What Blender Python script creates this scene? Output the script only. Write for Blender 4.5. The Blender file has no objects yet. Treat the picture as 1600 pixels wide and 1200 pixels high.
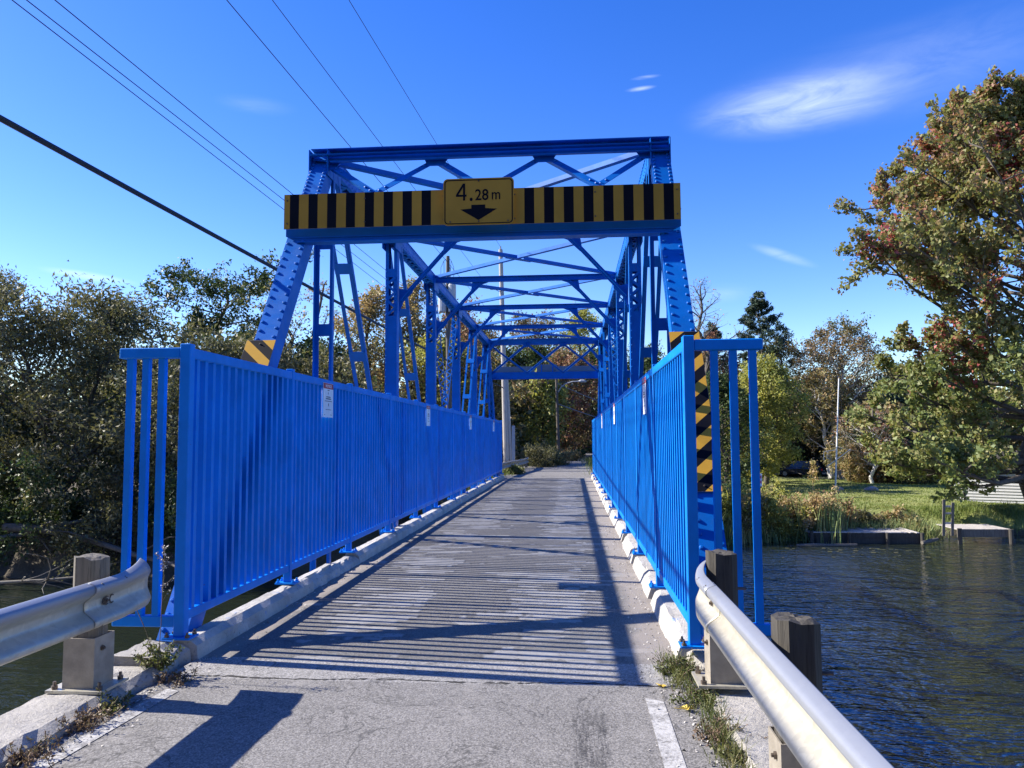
import bpy, bmesh, math, random
import numpy as np
from mathutils import Vector, Matrix
R_ = math.radians
PI = math.pi
scn = bpy.context.scene
COL = scn.collection

# ------------------------------------------------------------------ camera
CAM_POS = (0.0, 0.0, 1.8)
cam_d = bpy.data.cameras.new('camera')
cam_d.sensor_width = 36.0
cam_d.lens = 36.0 * 1180.0 / 1600.0
cam_d.clip_start = 0.05
cam_d.clip_end = 3000.0
cam = bpy.data.objects.new('camera', cam_d)
COL.objects.link(cam)
cam.matrix_world = (Matrix.Translation(CAM_POS) @ Matrix.Rotation(R_(4.548), 4, 'Z')
                    @ Matrix.Rotation(R_(94.112), 4, 'X') @ Matrix.Rotation(R_(-0.325), 4, 'Z'))
scn.camera = cam

# ------------------------------------------------------------------ light and exposure
SUN_EL, SUN_AHEAD = 34.5, 6.9          # the sun stands left of the bridge, a little ahead
sv = Vector((-math.cos(R_(SUN_EL)) * math.cos(R_(SUN_AHEAD)),
             math.cos(R_(SUN_EL)) * math.sin(R_(SUN_AHEAD)), math.sin(R_(SUN_EL))))
sun_d = bpy.data.lights.new('sun', 'SUN')
sun_d.energy = 5.0
sun_d.angle = R_(0.53)
sun_d.color = (1.0, 0.93, 0.82)
sun = bpy.data.objects.new('sun', sun_d)
sun.rotation_euler = (-sv).to_track_quat('-Z', 'Y').to_euler()
COL.objects.link(sun)

SKY_STRENGTH = 0.088
world = bpy.data.worlds.new('World')
scn.world = world
world.use_nodes = True
wn, wl = world.node_tree.nodes, world.node_tree.links
wn.clear()


def N(nodes, t, **kw):
    n = nodes.new(t)
    for k, v in kw.items():
        setattr(n, k, v)
    return n


w_out = N(wn, 'ShaderNodeOutputWorld')
w_bg = N(wn, 'ShaderNodeBackground')
w_bg.inputs['Strength'].default_value = SKY_STRENGTH
sky = N(wn, 'ShaderNodeTexSky', sky_type='NISHITA', sun_disc=False)
sky.sun_elevation = R_(SUN_EL)
sky.sun_rotation = R_(-(90 - SUN_AHEAD))
sky.altitude = 200
sky.air_density = 1.0
sky.dust_density = 0.25
sky.ozone_density = 3.0
w_hs = N(wn, 'ShaderNodeHueSaturation')
w_hs.inputs['Hue'].default_value = 0.523
w_hs.inputs['Saturation'].default_value = 1.36
w_hs.inputs['Value'].default_value = 1.42
wl.new(sky.outputs[0], w_hs.inputs['Color'])
tc = N(wn, 'ShaderNodeTexCoord')
sep = N(wn, 'ShaderNodeSeparateXYZ')
wl.new(tc.outputs['Generated'], sep.inputs[0])


def wmath(op, a, b=None, clamp=False):
    n = N(wn, 'ShaderNodeMath', operation=op, use_clamp=clamp)
    for i, v in enumerate((a, b)):
        if v is None:
            continue
        if isinstance(v, (int, float)):
            n.inputs[i].default_value = v
        else:
            wl.new(v, n.inputs[i])
    return n.outputs[0]


yy = wmath('MAXIMUM', sep.outputs['Y'], 0.05)
cu = wmath('DIVIDE', sep.outputs['X'], yy)
hz = wmath('SQRT', wmath('ADD', wmath('MULTIPLY', sep.outputs['X'], sep.outputs['X']), wmath('MULTIPLY', sep.outputs['Y'], sep.outputs['Y'])))
cw = wmath('DIVIDE', sep.outputs['Z'], hz)
cuv = N(wn, 'ShaderNodeCombineXYZ')
wl.new(cu, cuv.inputs[0])
wl.new(cw, cuv.inputs[1])
total = None
# wisps of cirrus: (tangent of azimuth, tangent of elevation, half length, half height, tilt, strength, grain)
for (u, w, a, b, tilt, k, gr) in ((0.310, 0.422, 0.175, 0.050, 1, 0.66, 22), (0.44, 0.440, 0.30, 0.075, 3, 0.17, 16),
                                  (-0.68, 0.1915, 0.085, 0.007, -3, 0.85, 10), (0.097, 0.468, 0.024, 0.0045, 4, 0.5, 60),
                                  (0.104, 0.483, 0.024, 0.004, 3, 0.38, 60), (0.278, 0.228, 0.055, 0.009, -22, 0.40, 24),
                                  (-0.44, 0.43, 0.07, 0.016, 0, 0.10, 24), (0.20, 0.185, 0.05, 0.016, 0, 0.12, 24)):
    mp = N(wn, 'ShaderNodeMapping', vector_type='TEXTURE')
    mp.inputs['Location'].default_value = (u, w, 0)
    mp.inputs['Rotation'].default_value = (0, 0, R_(tilt))
    mp.inputs['Scale'].default_value = (a, b, 1)
    wl.new(cuv.outputs[0], mp.inputs[0])
    gd = N(wn, 'ShaderNodeTexGradient', gradient_type='SPHERICAL')
    wl.new(mp.outputs[0], gd.inputs[0])
    mp2 = N(wn, 'ShaderNodeMapping')
    mp2.inputs['Rotation'].default_value = (0, 0, R_(-tilt))
    mp2.inputs['Scale'].default_value = (gr * 0.38, gr * 1.5, 1)
    mp2.inputs['Location'].default_value = (u * 7, w * 9, 0)
    wl.new(cuv.outputs[0], mp2.inputs[0])
    nz = N(wn, 'ShaderNodeTexNoise')
    nz.inputs['Scale'].default_value = 1.0
    nz.inputs['Detail'].default_value = 9
    nz.inputs['Roughness'].default_value = 0.62
    nz.inputs['Distortion'].default_value = 0.7
    wl.new(mp2.outputs[0], nz.inputs[0])
    soft = wmath('MULTIPLY', wmath('MULTIPLY', gd.outputs['Fac'], gd.outputs['Fac']), wmath('SUBTRACT', 3.0, wmath('MULTIPLY', gd.outputs['Fac'], 2.0)))
    m = wmath('MULTIPLY', soft, wmath('ADD', wmath('MULTIPLY', nz.outputs['Fac'], 2.6), -0.55))
    m = wmath('MULTIPLY', m, k, clamp=True)
    total = m if total is None else wmath('ADD', total, m, clamp=True)
total = wmath('MULTIPLY', total, 0.62)
cmix = N(wn, 'ShaderNodeMixRGB')
cmix.inputs['Color2'].default_value = (7.2, 8.0, 9.2, 1)
wl.new(total, cmix.inputs['Fac'])
wl.new(w_hs.outputs[0], cmix.inputs['Color1'])
wl.new(cmix.outputs[0], w_bg.inputs['Color'])
wl.new(w_bg.outputs[0], w_out.inputs['Surface'])

scn.view_settings.view_transform = 'Standard'
scn.view_settings.look = 'None'
scn.view_settings.exposure = 1.17
scn.view_settings.gamma = 1.0
scn.view_settings.use_curve_mapping = False

# ------------------------------------------------------------------ helpers: mesh building
rng = np.random.default_rng(7)
rnd = random.Random(11)


class MB:
    """collects shapes and links them as one mesh object"""

    def __init__(self):
        self.v, self.f, self.m = [], [], []

    def add(self, verts, faces, mi=0):
        o = len(self.v)
        self.v += [tuple(p) for p in verts]
        self.f += [tuple(i + o for i in f) for f in faces]
        self.m += [mi] * len(faces)

    def box(self, x0, x1, y0, y1, z0, z1, mi=0):
        self.add([(x0, y0, z0), (x1, y0, z0), (x1, y1, z0), (x0, y1, z0), (x0, y0, z1), (x1, y0, z1), (x1, y1, z1), (x0, y1, z1)],
                 [(0, 3, 2, 1), (4, 5, 6, 7), (0, 1, 5, 4), (1, 2, 6, 5), (2, 3, 7, 6), (3, 0, 4, 7)], mi)

    def bar(self, p, q, w, h, side=(1, 0, 0), off=(0, 0), mi=0):
        """box along p-q: w across (along side), h along the third axis; off shifts in (side, third)"""
        p, q = Vector(p), Vector(q)
        a = (q - p).normalized()
        s = Vector(side)
        s = (s - a * s.dot(a)).normalized()
        n = a.cross(s)
        c = s * off[0] + n * off[1]
        vs = []
        for e in (p + c, q + c):
            for (i, j) in ((-1, -1), (1, -1), (1, 1), (-1, 1)):
                vs.append(e + s * (i * w / 2) + n * (j * h / 2))
        self.add(vs, [(3, 2, 1, 0), (4, 5, 6, 7), (0, 1, 5, 4), (1, 2, 6, 5), (2, 3, 7, 6), (3, 0, 4, 7)], mi)

    def tube(self, pts, rad, n=8, mi=0, cap=True):
        pts = [Vector(p) for p in pts]
        if isinstance(rad, (int, float)):
            rad = [rad] * len(pts)
        rings = []
        for i, p in enumerate(pts):
            a = (pts[min(i + 1, len(pts) - 1)] - pts[max(i - 1, 0)]).normalized()
            s = a.orthogonal().normalized() if abs(a.z) < 0.95 else Vector((1, 0, 0))
            if abs(a.z) < 0.95:
                s = a.cross(Vector((0, 0, 1))).normalized()
            s = (s - a * s.dot(a)).normalized()
            t = a.cross(s)
            rings.append([p + (s * math.cos(2 * PI * k / n) + t * math.sin(2 * PI * k / n)) * rad[i] for k in range(n)])
        vs = [v for r in rings for v in r]
        fs = []
        for i in range(len(pts) - 1):
            for k in range(n):
                fs.append((i * n + k, i * n + (k + 1) % n, (i + 1) * n + (k + 1) % n, (i + 1) * n + k))
        if cap:
            fs.append(tuple(range(n))[::-1])
            fs.append(tuple((len(pts) - 1) * n + k for k in range(n)))
        self.add(vs, fs, mi)

    def prism(self, poly, d, mi=0):
        """flat polygon (3-D points) pushed along d"""
        n = len(poly)
        d = Vector(d)
        vs = [Vector(p) for p in poly] + [Vector(p) + d for p in poly]
        fs = [tuple(range(n))[::-1], tuple(range(n, 2 * n))]
        fs += [(k, (k + 1) % n, n + (k + 1) % n, n + k) for k in range(n)]
        self.add(vs, fs, mi)

    def mesh(self, name, mats, fix=True, smooth=False):
        me = bpy.data.meshes.new(name)
        me.from_pydata(self.v, [], self.f)
        if not isinstance(mats, (list, tuple)):
            mats = [mats]
        for m in mats:
            me.materials.append(m)
        me.polygons.foreach_set('material_index', self.m)
        if fix:
            bm = bmesh.new()
            bm.from_mesh(me)
            bmesh.ops.recalc_face_normals(bm, faces=bm.faces)
            bm.to_mesh(me)
            bm.free()
        if smooth:
            me.shade_smooth()
        me.update()
        return me

    def build(self, name, mats, parent=None, loc=None, bevel=0, smooth=False):
        o = bpy.data.objects.new(name, self.mesh(name, mats, smooth=smooth))
        COL.objects.link(o)
        if parent is not None:
            o.parent = parent
        if loc is not None:
            o.location = loc
        if bevel:
            b = o.modifiers.new('bevel', 'BEVEL')
            b.width = bevel
            b.segments = 1
            b.limit_method = 'ANGLE'
        return o


def tag(o, label=None, cat=None, group=None, kind=None):
    for k, v in (('label', label), ('category', cat), ('group', group), ('kind', kind)):
        if v:
            o[k] = v
    return o


def thing(name, label, cat, loc=(0, 0, 0), rz=0, group=None):
    o = bpy.data.objects.new(name, None)
    o.empty_display_size = 0.2
    COL.objects.link(o)
    o.location = loc
    o.rotation_euler = (0, 0, rz)
    return tag(o, label, cat, group)


def inst(name, me, parent=None, loc=(0, 0, 0), rot=(0, 0, 0), scale=(1, 1, 1)):
    o = bpy.data.objects.new(name, me)
    COL.objects.link(o)
    o.location, o.rotation_euler, o.scale = loc, rot, scale
    if parent is not None:
        o.parent = parent
    return o


def np_mesh(name, verts, quads, mats, mi=None, smooth=False):
    me = bpy.data.meshes.new(name)
    nv, nq = len(verts), len(quads)
    me.vertices.add(nv)
    me.vertices.foreach_set('co', np.asarray(verts, np.float32).ravel())
    me.loops.add(nq * 4)
    me.loops.foreach_set('vertex_index', np.asarray(quads, np.int32).ravel())
    me.polygons.add(nq)
    me.polygons.foreach_set('loop_start', np.arange(nq, dtype=np.int32) * 4)
    for m in (mats if isinstance(mats, (list, tuple)) else [mats]):
        me.materials.append(m)
    if mi is not None:
        me.polygons.foreach_set('material_index', np.asarray(mi, np.int32))
    if smooth:
        me.polygons.foreach_set('use_smooth', np.ones(nq, dtype=bool))
    me.update(calc_edges=True)
    return me


def bevel_mesh(me, w):
    bm = bmesh.new()
    bm.from_mesh(me)
    bmesh.ops.bevel(bm, geom=list(bm.edges), offset=w, segments=1, affect='EDGES')
    bm.to_mesh(me)
    bm.free()
    return me


# ------------------------------------------------------------------ helpers: materials
class Mat:
    def __init__(self, name, rough=0.6, metal=0.0, color=(0.5, 0.5, 0.5), spec=0.5):
        self.m = bpy.data.materials.new(name)
        self.m.use_nodes = True
        self.n, self.l = self.m.node_tree.nodes, self.m.node_tree.links
        self.b = self.n['Principled BSDF']
        self.b.inputs['Roughness'].default_value = rough
        self.b.inputs['Metallic'].default_value = metal
        self.b.inputs['Base Color'].default_value = (*color, 1)
        self.b.inputs['Specular IOR Level'].default_value = spec
        self._co = None

    def coord(self, scale=(1, 1, 1), kind='Object', rot=(0, 0, 0), loc=(0, 0, 0)):
        if self._co is None:
            self._co = self.n.new('ShaderNodeTexCoord')
            self._geo = self.n.new('ShaderNodeNewGeometry')
        src = self._geo.outputs['Position'] if kind == 'World' else self._co.outputs[kind]
        mp = self.n.new('ShaderNodeMapping')
        mp.inputs['Scale'].default_value = scale
        mp.inputs['Rotation'].default_value = rot
        mp.inputs['Location'].default_value = loc
        self.l.new(src, mp.inputs[0])
        return mp.outputs[0]

    def noise(self, scale=5, detail=4, rough=0.55, vec=None, dist=0.0, kind='World'):
        n = self.n.new('ShaderNodeTexNoise')
        n.inputs['Scale'].default_value = scale
        n.inputs['Detail'].default_value = detail
        n.inputs['Roughness'].default_value = rough
        n.inputs['Distortion'].default_value = dist
        self.l.new(vec if vec is not None else self.coord(kind=kind), n.inputs['Vector'])
        return n.outputs['Fac']

    def voronoi(self, scale=5, vec=None, feature='F1', out='Distance'):
        n = self.n.new('ShaderNodeTexVoronoi')
        n.feature = feature
        n.inputs['Scale'].default_value = scale
        self.l.new(vec if vec is not None else self.coord(kind='World'), n.inputs['Vector'])
        return n.outputs[out]

    def ramp(self, fac, stops):
        r = self.n.new('ShaderNodeValToRGB')
        el = r.color_ramp.elements
        while len(el) < len(stops):
            el.new(0.5)
        for e, (p, c) in zip(el, stops):
            e.position = p
            e.color = (c, c, c, 1) if isinstance(c, (int, float)) else (*c, 1)
        self.l.new(fac, r.inputs['Fac'])
        return r.outputs['Color']

    def mix(self, fac, a, b, mode='MIX'):
        n = self.n.new('ShaderNodeMixRGB')
        n.blend_type = mode
        for k, v in (('Fac', fac), ('Color1', a), ('Color2', b)):
            if isinstance(v, (int, float)):
                n.inputs[k].default_value = v if k == 'Fac' else (v, v, v, 1)
            elif isinstance(v, tuple):
                n.inputs[k].default_value = (*v, 1)
            else:
                self.l.new(v, n.inputs[k])
        return n.outputs[0]

    def math(self, op, a, b=0.0, clamp=False):
        n = self.n.new('ShaderNodeMath')
        n.operation = op
        n.use_clamp = clamp
        for i, v in enumerate((a, b)):
            if isinstance(v, (int, float)):
                n.inputs[i].default_value = v
            else:
                self.l.new(v, n.inputs[i])
        return n.outputs[0]

    def xyz(self, kind='World'):
        s = self.n.new('ShaderNodeSeparateXYZ')
        self.l.new(self.coord(kind=kind), s.inputs[0])
        return s.outputs

    def base(self, c):
        self.l.new(c, self.b.inputs['Base Color'])
        return self

    def rough(self, c):
        self.l.new(c, self.b.inputs['Roughness'])
        return self

    def bump(self, h, strength=0.3, dist=0.01):
        n = self.n.new('ShaderNodeBump')
        n.inputs['Strength'].default_value = strength
        n.inputs['Distance'].default_value = dist
        self.l.new(h, n.inputs['Height'])
        self.l.new(n.outputs[0], self.b.inputs['Normal'])
        return self


def solid(name, color, rough=0.6, metal=0.0, var=0.12, scale=6.0, bump=0.0):
    m = Mat(name, rough, metal, color)
    f = m.noise(scale, 5)
    lo = tuple(c * (1 - var) for c in color)
    hi = tuple(min(1, c * (1 + var)) for c in color)
    m.base(m.ramp(f, [(0.3, lo), (0.7, hi)]))
    if bump:
        m.bump(m.noise(scale * 6, 3), bump, 0.01)
    return m.m


def flat(m):
    m.node_tree.nodes['Principled BSDF'].inputs['Specular IOR Level'].default_value = 0.12
    return m


def blue_paint(name, c, dirt):
    m = Mat(name, 0.42, 0.0, c, 0.22)
    f = m.noise(2.2, 6, 0.6)
    col = m.ramp(f, [(0.25, tuple(x * 0.74 for x in c)), (0.75, tuple(min(1, x * 1.12) for x in c))])
    st = m.noise(1.0, 5, 0.7, vec=m.coord((9, 9, 0.9), 'World'))
    col = m.mix(m.math('MULTIPLY', m.ramp(st, [(0.62, 0.0), (0.8, 1.0)]), dirt), col, (0.09, 0.12, 0.2))
    chip = m.math('MULTIPLY', m.ramp(m.noise(26, 3, 0.6), [(0.73, 0.0), (0.745, 1.0)]), m.ramp(m.noise(1.7, 3), [(0.50, 0.0), (0.60, 0.9)]))
    col = m.mix(chip, col, (0.10, 0.05, 0.03))
    m.base(col)
    m.rough(m.ramp(m.noise(7, 4), [(0.3, 0.36), (0.75, 0.55)]))
    m.bump(m.noise(90, 2), 0.05, 0.002)
    return m.m


M_BLUE = blue_paint('blue_truss_paint', (0.001, 0.128, 0.50), 0.6)
M_RAIL = blue_paint('blue_railing_paint', (0.001, 0.205, 0.70), 0.4)
M_GALV = None


def galvanised():
    m = Mat('galvanised_steel', 0.42, 0.42, (0.6, 0.6, 0.58))
    v = m.voronoi(28, out='Color')
    sp = m.n.new('ShaderNodeRGBToBW')
    m.l.new(v, sp.inputs[0])
    f = m.noise(3.0, 5, 0.6, vec=m.coord((1.0, 0.25, 1.6), 'World'))
    c = m.ramp(f, [(0.25, (0.36, 0.335, 0.27)), (0.6, (0.54, 0.51, 0.41)), (0.85, (0.64, 0.60, 0.46))])
    c = m.mix(0.12, c, sp.outputs[0], 'OVERLAY')
    scuff = m.ramp(m.noise(2.4, 6, 0.75, vec=m.coord((1, 0.5, 5), 'World')), [(0.66, 0.0), (0.72, 0.5)])
    c = m.mix(scuff, c, (0.42, 0.43, 0.46))
    # blue grey sky reflection painted onto the upper corrugation, by height
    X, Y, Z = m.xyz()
    sky_sheen = m.ramp(m.math('ADD', Z, m.math('MULTIPLY', m.math('SUBTRACT', f, 0.5), 0.05)), [(0.775, 0.0), (0.815, 0.85)])
    c = m.mix(sky_sheen, c, (0.27, 0.295, 0.35))
    m.base(c)
    m.rough(m.ramp(f, [(0.2, 0.52), (0.8, 0.36)]))
    m.bump(m.noise(12, 3), 0.06, 0.01)
    return m.m


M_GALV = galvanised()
M_GREYSTEEL = solid('dull_grey_steel', (0.33, 0.295, 0.24), 0.6, 0.35, 0.22, 9, 0.25)
M_BOLT = solid('rusty_bolt_steel', (0.13, 0.105, 0.085), 0.55, 0.6, 0.3, 30)


def wood(name, a, b, stretch=(14, 14, 0.9)):
    m = Mat(name, 0.85)
    v = m.coord(stretch, 'World')
    f = m.noise(1.6, 8, 0.7, vec=v, dist=0.4)
    g = m.noise(6.0, 3, 0.6, vec=v)
    c = m.ramp(f, [(0.25, a), (0.55, b), (0.8, tuple(min(1, x * 1.25) for x in b))])
    crack = m.ramp(g, [(0.34, 1.0), (0.42, 0.0)])
    m.base(m.mix(m.math('MULTIPLY', crack, 0.75), c, (0.02, 0.017, 0.014)))
    m.bump(m.mix(0.5, f, g), 0.6, 0.012)
    return m.m


M_POSTWOOD = wood('weathered_grey_wood', (0.04, 0.036, 0.03), (0.15, 0.135, 0.11))
M_DARKPOST = wood('dark_weathered_post_wood', (0.014, 0.012, 0.010), (0.060, 0.054, 0.044))
M_DOCKWOOD = wood('bleached_dock_wood', (0.22, 0.20, 0.18), (0.46, 0.43, 0.40), (2, 10, 10))
M_BARK = wood('grey_brown_bark', (0.035, 0.028, 0.022), (0.10, 0.085, 0.07), (6, 6, 1.2))
M_PALEBARK = wood('pale_birch_bark', (0.30, 0.28, 0.25), (0.62, 0.60, 0.56), (3, 3, 5))
M_POLEWOOD = wood('silver_grey_pole_wood', (0.26, 0.24, 0.21), (0.47, 0.44, 0.40), (16, 16, 0.5))
M_OLDPOLE = wood('dark_old_pole_wood', (0.06, 0.05, 0.042), (0.13, 0.115, 0.10), (16, 16, 0.5))


def concrete(name, a, b, bump=0.6, blue=0.0):
    m = Mat(name, 0.92)
    f = m.noise(2.3, 8, 0.68)
    g = m.noise(30, 5, 0.75)
    c = m.ramp(f, [(0.28, a), (0.5, tuple((x + y) / 2 for x, y in zip(a, b))), (0.72, b)])
    pit = m.ramp(g, [(0.33, 1.0), (0.43, 0.0)])
    c = m.mix(m.math('MULTIPLY', pit, 0.7), c, tuple(x * 0.4 for x in a))
    st = m.ramp(m.noise(1.1, 6, 0.7), [(0.60, 0.0), (0.75, 0.45)])
    c = m.mix(st, c, (0.23, 0.15, 0.085))
    if blue:
        ov = m.ramp(m.noise(5.5, 6, 0.75, vec=m.coord((1, 0.6, 1), 'World')), [(0.60, 0.0), (0.66, blue)])
        c = m.mix(ov, c, (0.05, 0.22, 0.62))
    m.base(c)
    m.bump(m.mix(0.65, f, g), bump, 0.035)
    return m.m


M_CONC = concrete('rough_old_concrete', (0.25, 0.235, 0.21), (0.48, 0.455, 0.415), 0.9)
M_KERB = concrete('kerb_concrete', (0.30, 0.285, 0.26), (0.56, 0.54, 0.50), 0.7, 0.6)
M_HEADER = concrete('bridge_end_concrete', (0.22, 0.215, 0.21), (0.36, 0.355, 0.345), 0.5)


def asphalt(name, lo, hi, deck=False):
    m = Mat(name, 0.93)
    agg = m.noise(130, 3, 0.75)
    agg2 = m.voronoi(75)
    big = m.noise(0.55, 6, 0.65)
    mid = m.noise(3.5, 5, 0.65)
    c = m.ramp(m.mix(0.4, big, mid), [(0.3, lo), (0.7, hi)])
    cell = m.n.new('ShaderNodeRGBToBW')
    m.l.new(m.voronoi(105, out='Color'), cell.inputs[0])
    c = m.mix(0.62, c, m.ramp(cell.outputs[0], [(0.15, 0.16), (0.5, 0.48), (0.85, 0.88)]), 'OVERLAY')
    c = m.mix(0.45, c, m.ramp(agg, [(0.30, 0.15), (0.5, 0.5), (0.70, 0.85)]), 'OVERLAY')
    c = m.mix(m.ramp(agg2, [(0.10, 0.35), (0.28, 0.0)]), c, (0.34, 0.33, 0.32))
    X, Y, Z = m.xyz()
    if deck:
        # worn strips where the surface has peeled over the planks, along two wheel tracks
        wob = m.noise(1.2, 4, 0.6, vec=m.coord((1, 1, 1), 'World'))
        vec = m.coord((1, 1, 1), 'World')
        add = m.n.new('ShaderNodeVectorMath')
        add.operation = 'ADD'
        dv = m.n.new('ShaderNodeCombineXYZ')
        m.l.new(m.math('MULTIPLY', m.noise(2.3, 5, 0.7), 0.9), dv.inputs[0])
        m.l.new(m.math('MULTIPLY', m.noise(7.0, 5, 0.7), 0.17), dv.inputs[1])
        m.l.new(vec, add.inputs[0])
        m.l.new(dv.outputs[0], add.inputs[1])
        br = m.n.new('ShaderNodeTexBrick')
        br.offset = 0.37
        br.squash = 1.0
        br.inputs['Color1'].default_value = (0, 0, 0, 1)
        br.inputs['Color2'].default_value = (1, 1, 1, 1)
        br.inputs['Mortar'].default_value = (0.5, 0.5, 0.5, 1)
        br.inputs['Scale'].default_value = 1.0
        br.inputs['Brick Width'].default_value = 0.55
        br.inputs['Row Height'].default_value = 0.125
        br.inputs['Mortar Size'].default_value = 0.006
        m.l.new(add.outputs[0], br.inputs['Vector'])
        rb = m.n.new('ShaderNodeRGBToBW')
        m.l.new(br.outputs['Color'], rb.inputs[0])
        patch = m.noise(0.9, 4, 0.6, vec=m.coord((1.5, 0.35, 1), 'World', loc=(3.1, 0, 0)))

        def track(c0):
            d = m.math('ABSOLUTE', m.math('SUBTRACT', X, c0))
            return m.ramp(d, [(0.22, 1.0), (0.62, 0.0)])
        tr = m.math('MAXIMUM', track(-2.05), track(-0.20))
        k = m.math('MULTIPLY', m.math('ADD', m.math('MULTIPLY', tr, 0.26), m.math('MULTIPLY', patch, 0.75)), 1.0)
        k = m.math('ADD', k, m.math('MULTIPLY', rb.outputs[0], 0.60))
        far = m.ramp(m.math('DIVIDE', Y, 40.0), [(0.15, -0.03), (0.25, 0.03), (0.9, 0.04)])
        k = m.math('ADD', k, far)
        worn = m.ramp(k, [(0.93, 0.0), (0.955, 1.0)])
        c = m.mix(m.math('MULTIPLY', worn, 0.62), c, m.mix(0.3, m.ramp(mid, [(0.3, (0.23, 0.23, 0.225)), (0.7, (0.36, 0.355, 0.345))]), m.ramp(agg, [(0.3, 0.2), (0.7, 0.8)]), 'OVERLAY'))
        edge = m.math('SUBTRACT', m.ramp(k, [(0.900, 0.0), (0.925, 1.0)]), worn)
        c = m.mix(m.math('MULTIPLY', edge, 0.45, True), c, (0.04, 0.04, 0.04))
        # sand and grit gathered along both kerbs
        gl = m.math('ADD', m.math('ADD', X, 3.12), m.math('MULTIPLY', wob, -0.35))
        gr = m.math('ADD', m.math('SUBTRACT', 0.86, X), m.math('MULTIPLY', wob, -0.5))
        grit = m.math('MAXIMUM', m.ramp(gl, [(0.0, 1.0), (0.12, 0.0)]), m.ramp(gr, [(0.0, 1.0), (0.14, 0.0)]))
        c = m.mix(m.math('MULTIPLY', grit, 0.75), c, m.ramp(agg, [(0.3, (0.16, 0.135, 0.115)), (0.7, (0.36, 0.32, 0.28))]))
        m.bump(m.mix(0.4, m.mix(0.5, agg, mid), worn), 0.35, 0.010)
    else:
        tyre = m.math('ABSOLUTE', m.math('SUBTRACT', X, 0.09))
        tm = m.math('MULTIPLY', m.ramp(tyre, [(0.085, 1.0), (0.125, 0.0)]), m.ramp(m.math('DIVIDE', Y, 10.0), [(0.48, 1.0), (0.545, 0.0)]))
        tm = m.math('MULTIPLY', tm, m.ramp(m.noise(1.0, 5, 0.75, vec=m.coord((38, 2.5, 1), 'World')), [(0.40, 0.0), (0.56, 1.0)]))
        tm = m.math('MULTIPLY', tm, m.ramp(cell.outputs[0], [(0.3, 1.0), (0.9, 0.5)]))
        c = m.mix(m.math('MULTIPLY', tm, 0.95), c, (0.035, 0.035, 0.037))
        crack = m.noise(0.9, 5, 0.7, dist=1.2)
        cr = m.ramp(m.math('ABSOLUTE', m.math('SUBTRACT', crack, 0.5)), [(0.003, 1.0), (0.008, 0.0)])
        c = m.mix(m.math('MULTIPLY', cr, 0.6), c, (0.03, 0.03, 0.03))
        stain = m.ramp(m.noise(1.6, 5, 0.7, dist=0.6), [(0.60, 0.0), (0.72, 0.5)])
        c = m.mix(stain, c, m.mix(0.5, c, (0.05, 0.048, 0.045)))
        pale = m.ramp(m.noise(2.3, 4, 0.65, vec=m.coord((1, 0.5, 1), 'World', loc=(7, 3, 0))), [(0.58, 0.0), (0.70, 0.35)])
        c = m.mix(pale, c, (0.30, 0.285, 0.265))
        m.bump(m.mix(0.5, agg, agg2), 0.35, 0.008)
    m.base(c)
    return m.m


M_ASPH = asphalt('approach_asphalt', (0.135, 0.13, 0.123), (0.20, 0.192, 0.182))
M_ASPH2 = asphalt('pale_patch_asphalt', (0.19, 0.185, 0.178), (0.27, 0.262, 0.25))
M_DECK = asphalt('deck_asphalt', (0.088, 0.085, 0.080), (0.15, 0.144, 0.135), True)


def worn_paint():
    m = Mat('worn_white_road_paint', 0.85)
    k = m.noise(34, 5, 0.8)
    k2 = m.noise(4, 4, 0.7)
    mask = m.ramp(m.mix(0.4, k, k2), [(0.42, 0.0), (0.54, 1.0)])
    c = m.mix(mask, (0.17, 0.165, 0.16), (0.43, 0.425, 0.41))
    m.base(c)
    m.bump(k, 0.5, 0.01)
    return m.m


M_LINE = worn_paint()
M_CRACK = solid('dark_joint_filler', (0.028, 0.027, 0.026), 0.95, 0, 0.4, 20, 0.6)
M_YELLOW = flat(solid('yellow_sign_sheeting', (0.58, 0.32, 0.04), 0.6, 0, 0.10, 2.2))
M_SHADEYELLOW = flat(solid('shaded_yellow_sign_sheeting', (0.44, 0.245, 0.035), 0.6, 0, 0.12, 2.2))  # darker copy of the marker yellow; the portal's shade is put into the colour
M_BLACK = flat(solid('black_sign_sheeting', (0.004, 0.005, 0.010), 0.7, 0, 0.2, 3))
M_SIGNBACK = solid('aluminium_sign_back', (0.16, 0.19, 0.23), 0.6, 0.2, 0.08, 3)
M_WHITE = solid('white_notice_face', (0.74, 0.75, 0.77), 0.5, 0, 0.05, 8)
M_RED = solid('red_notice_header', (0.42, 0.025, 0.03), 0.5, 0, 0.1, 8)
M_INK = solid('dark_notice_ink', (0.03, 0.035, 0.05), 0.6)
M_CABLE = solid('black_cable_sheath', (0.012, 0.012, 0.014), 0.6)
M_WIRE = solid('dull_wire', (0.03, 0.032, 0.04), 0.6)
M_PORC = solid('grey_insulator', (0.22, 0.22, 0.24), 0.35)
M_TANK = solid('grey_transformer_paint', (0.40, 0.42, 0.44), 0.45)
M_SIDING = solid('pale_lap_siding', (0.46, 0.47, 0.49), 0.6, 0, 0.06, 4)
M_ROOF = solid('dark_shingles', (0.06, 0.055, 0.05), 0.9, 0, 0.3, 12, 0.5)
M_CARPAINT = solid('dark_blue_car_paint', (0.025, 0.034, 0.06), 0.2, 0.3, 0.1, 2)
M_GLASS = solid('dark_car_glass', (0.01, 0.012, 0.018), 0.06)
M_TYRE = solid('tyre_rubber', (0.015, 0.015, 0.015), 0.85)
M_RIM = solid('alloy_rim', (0.35, 0.36, 0.38), 0.35, 0.8)
M_LAMP = solid('red_lamp_lens', (0.25, 0.01, 0.01), 0.2)
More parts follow.
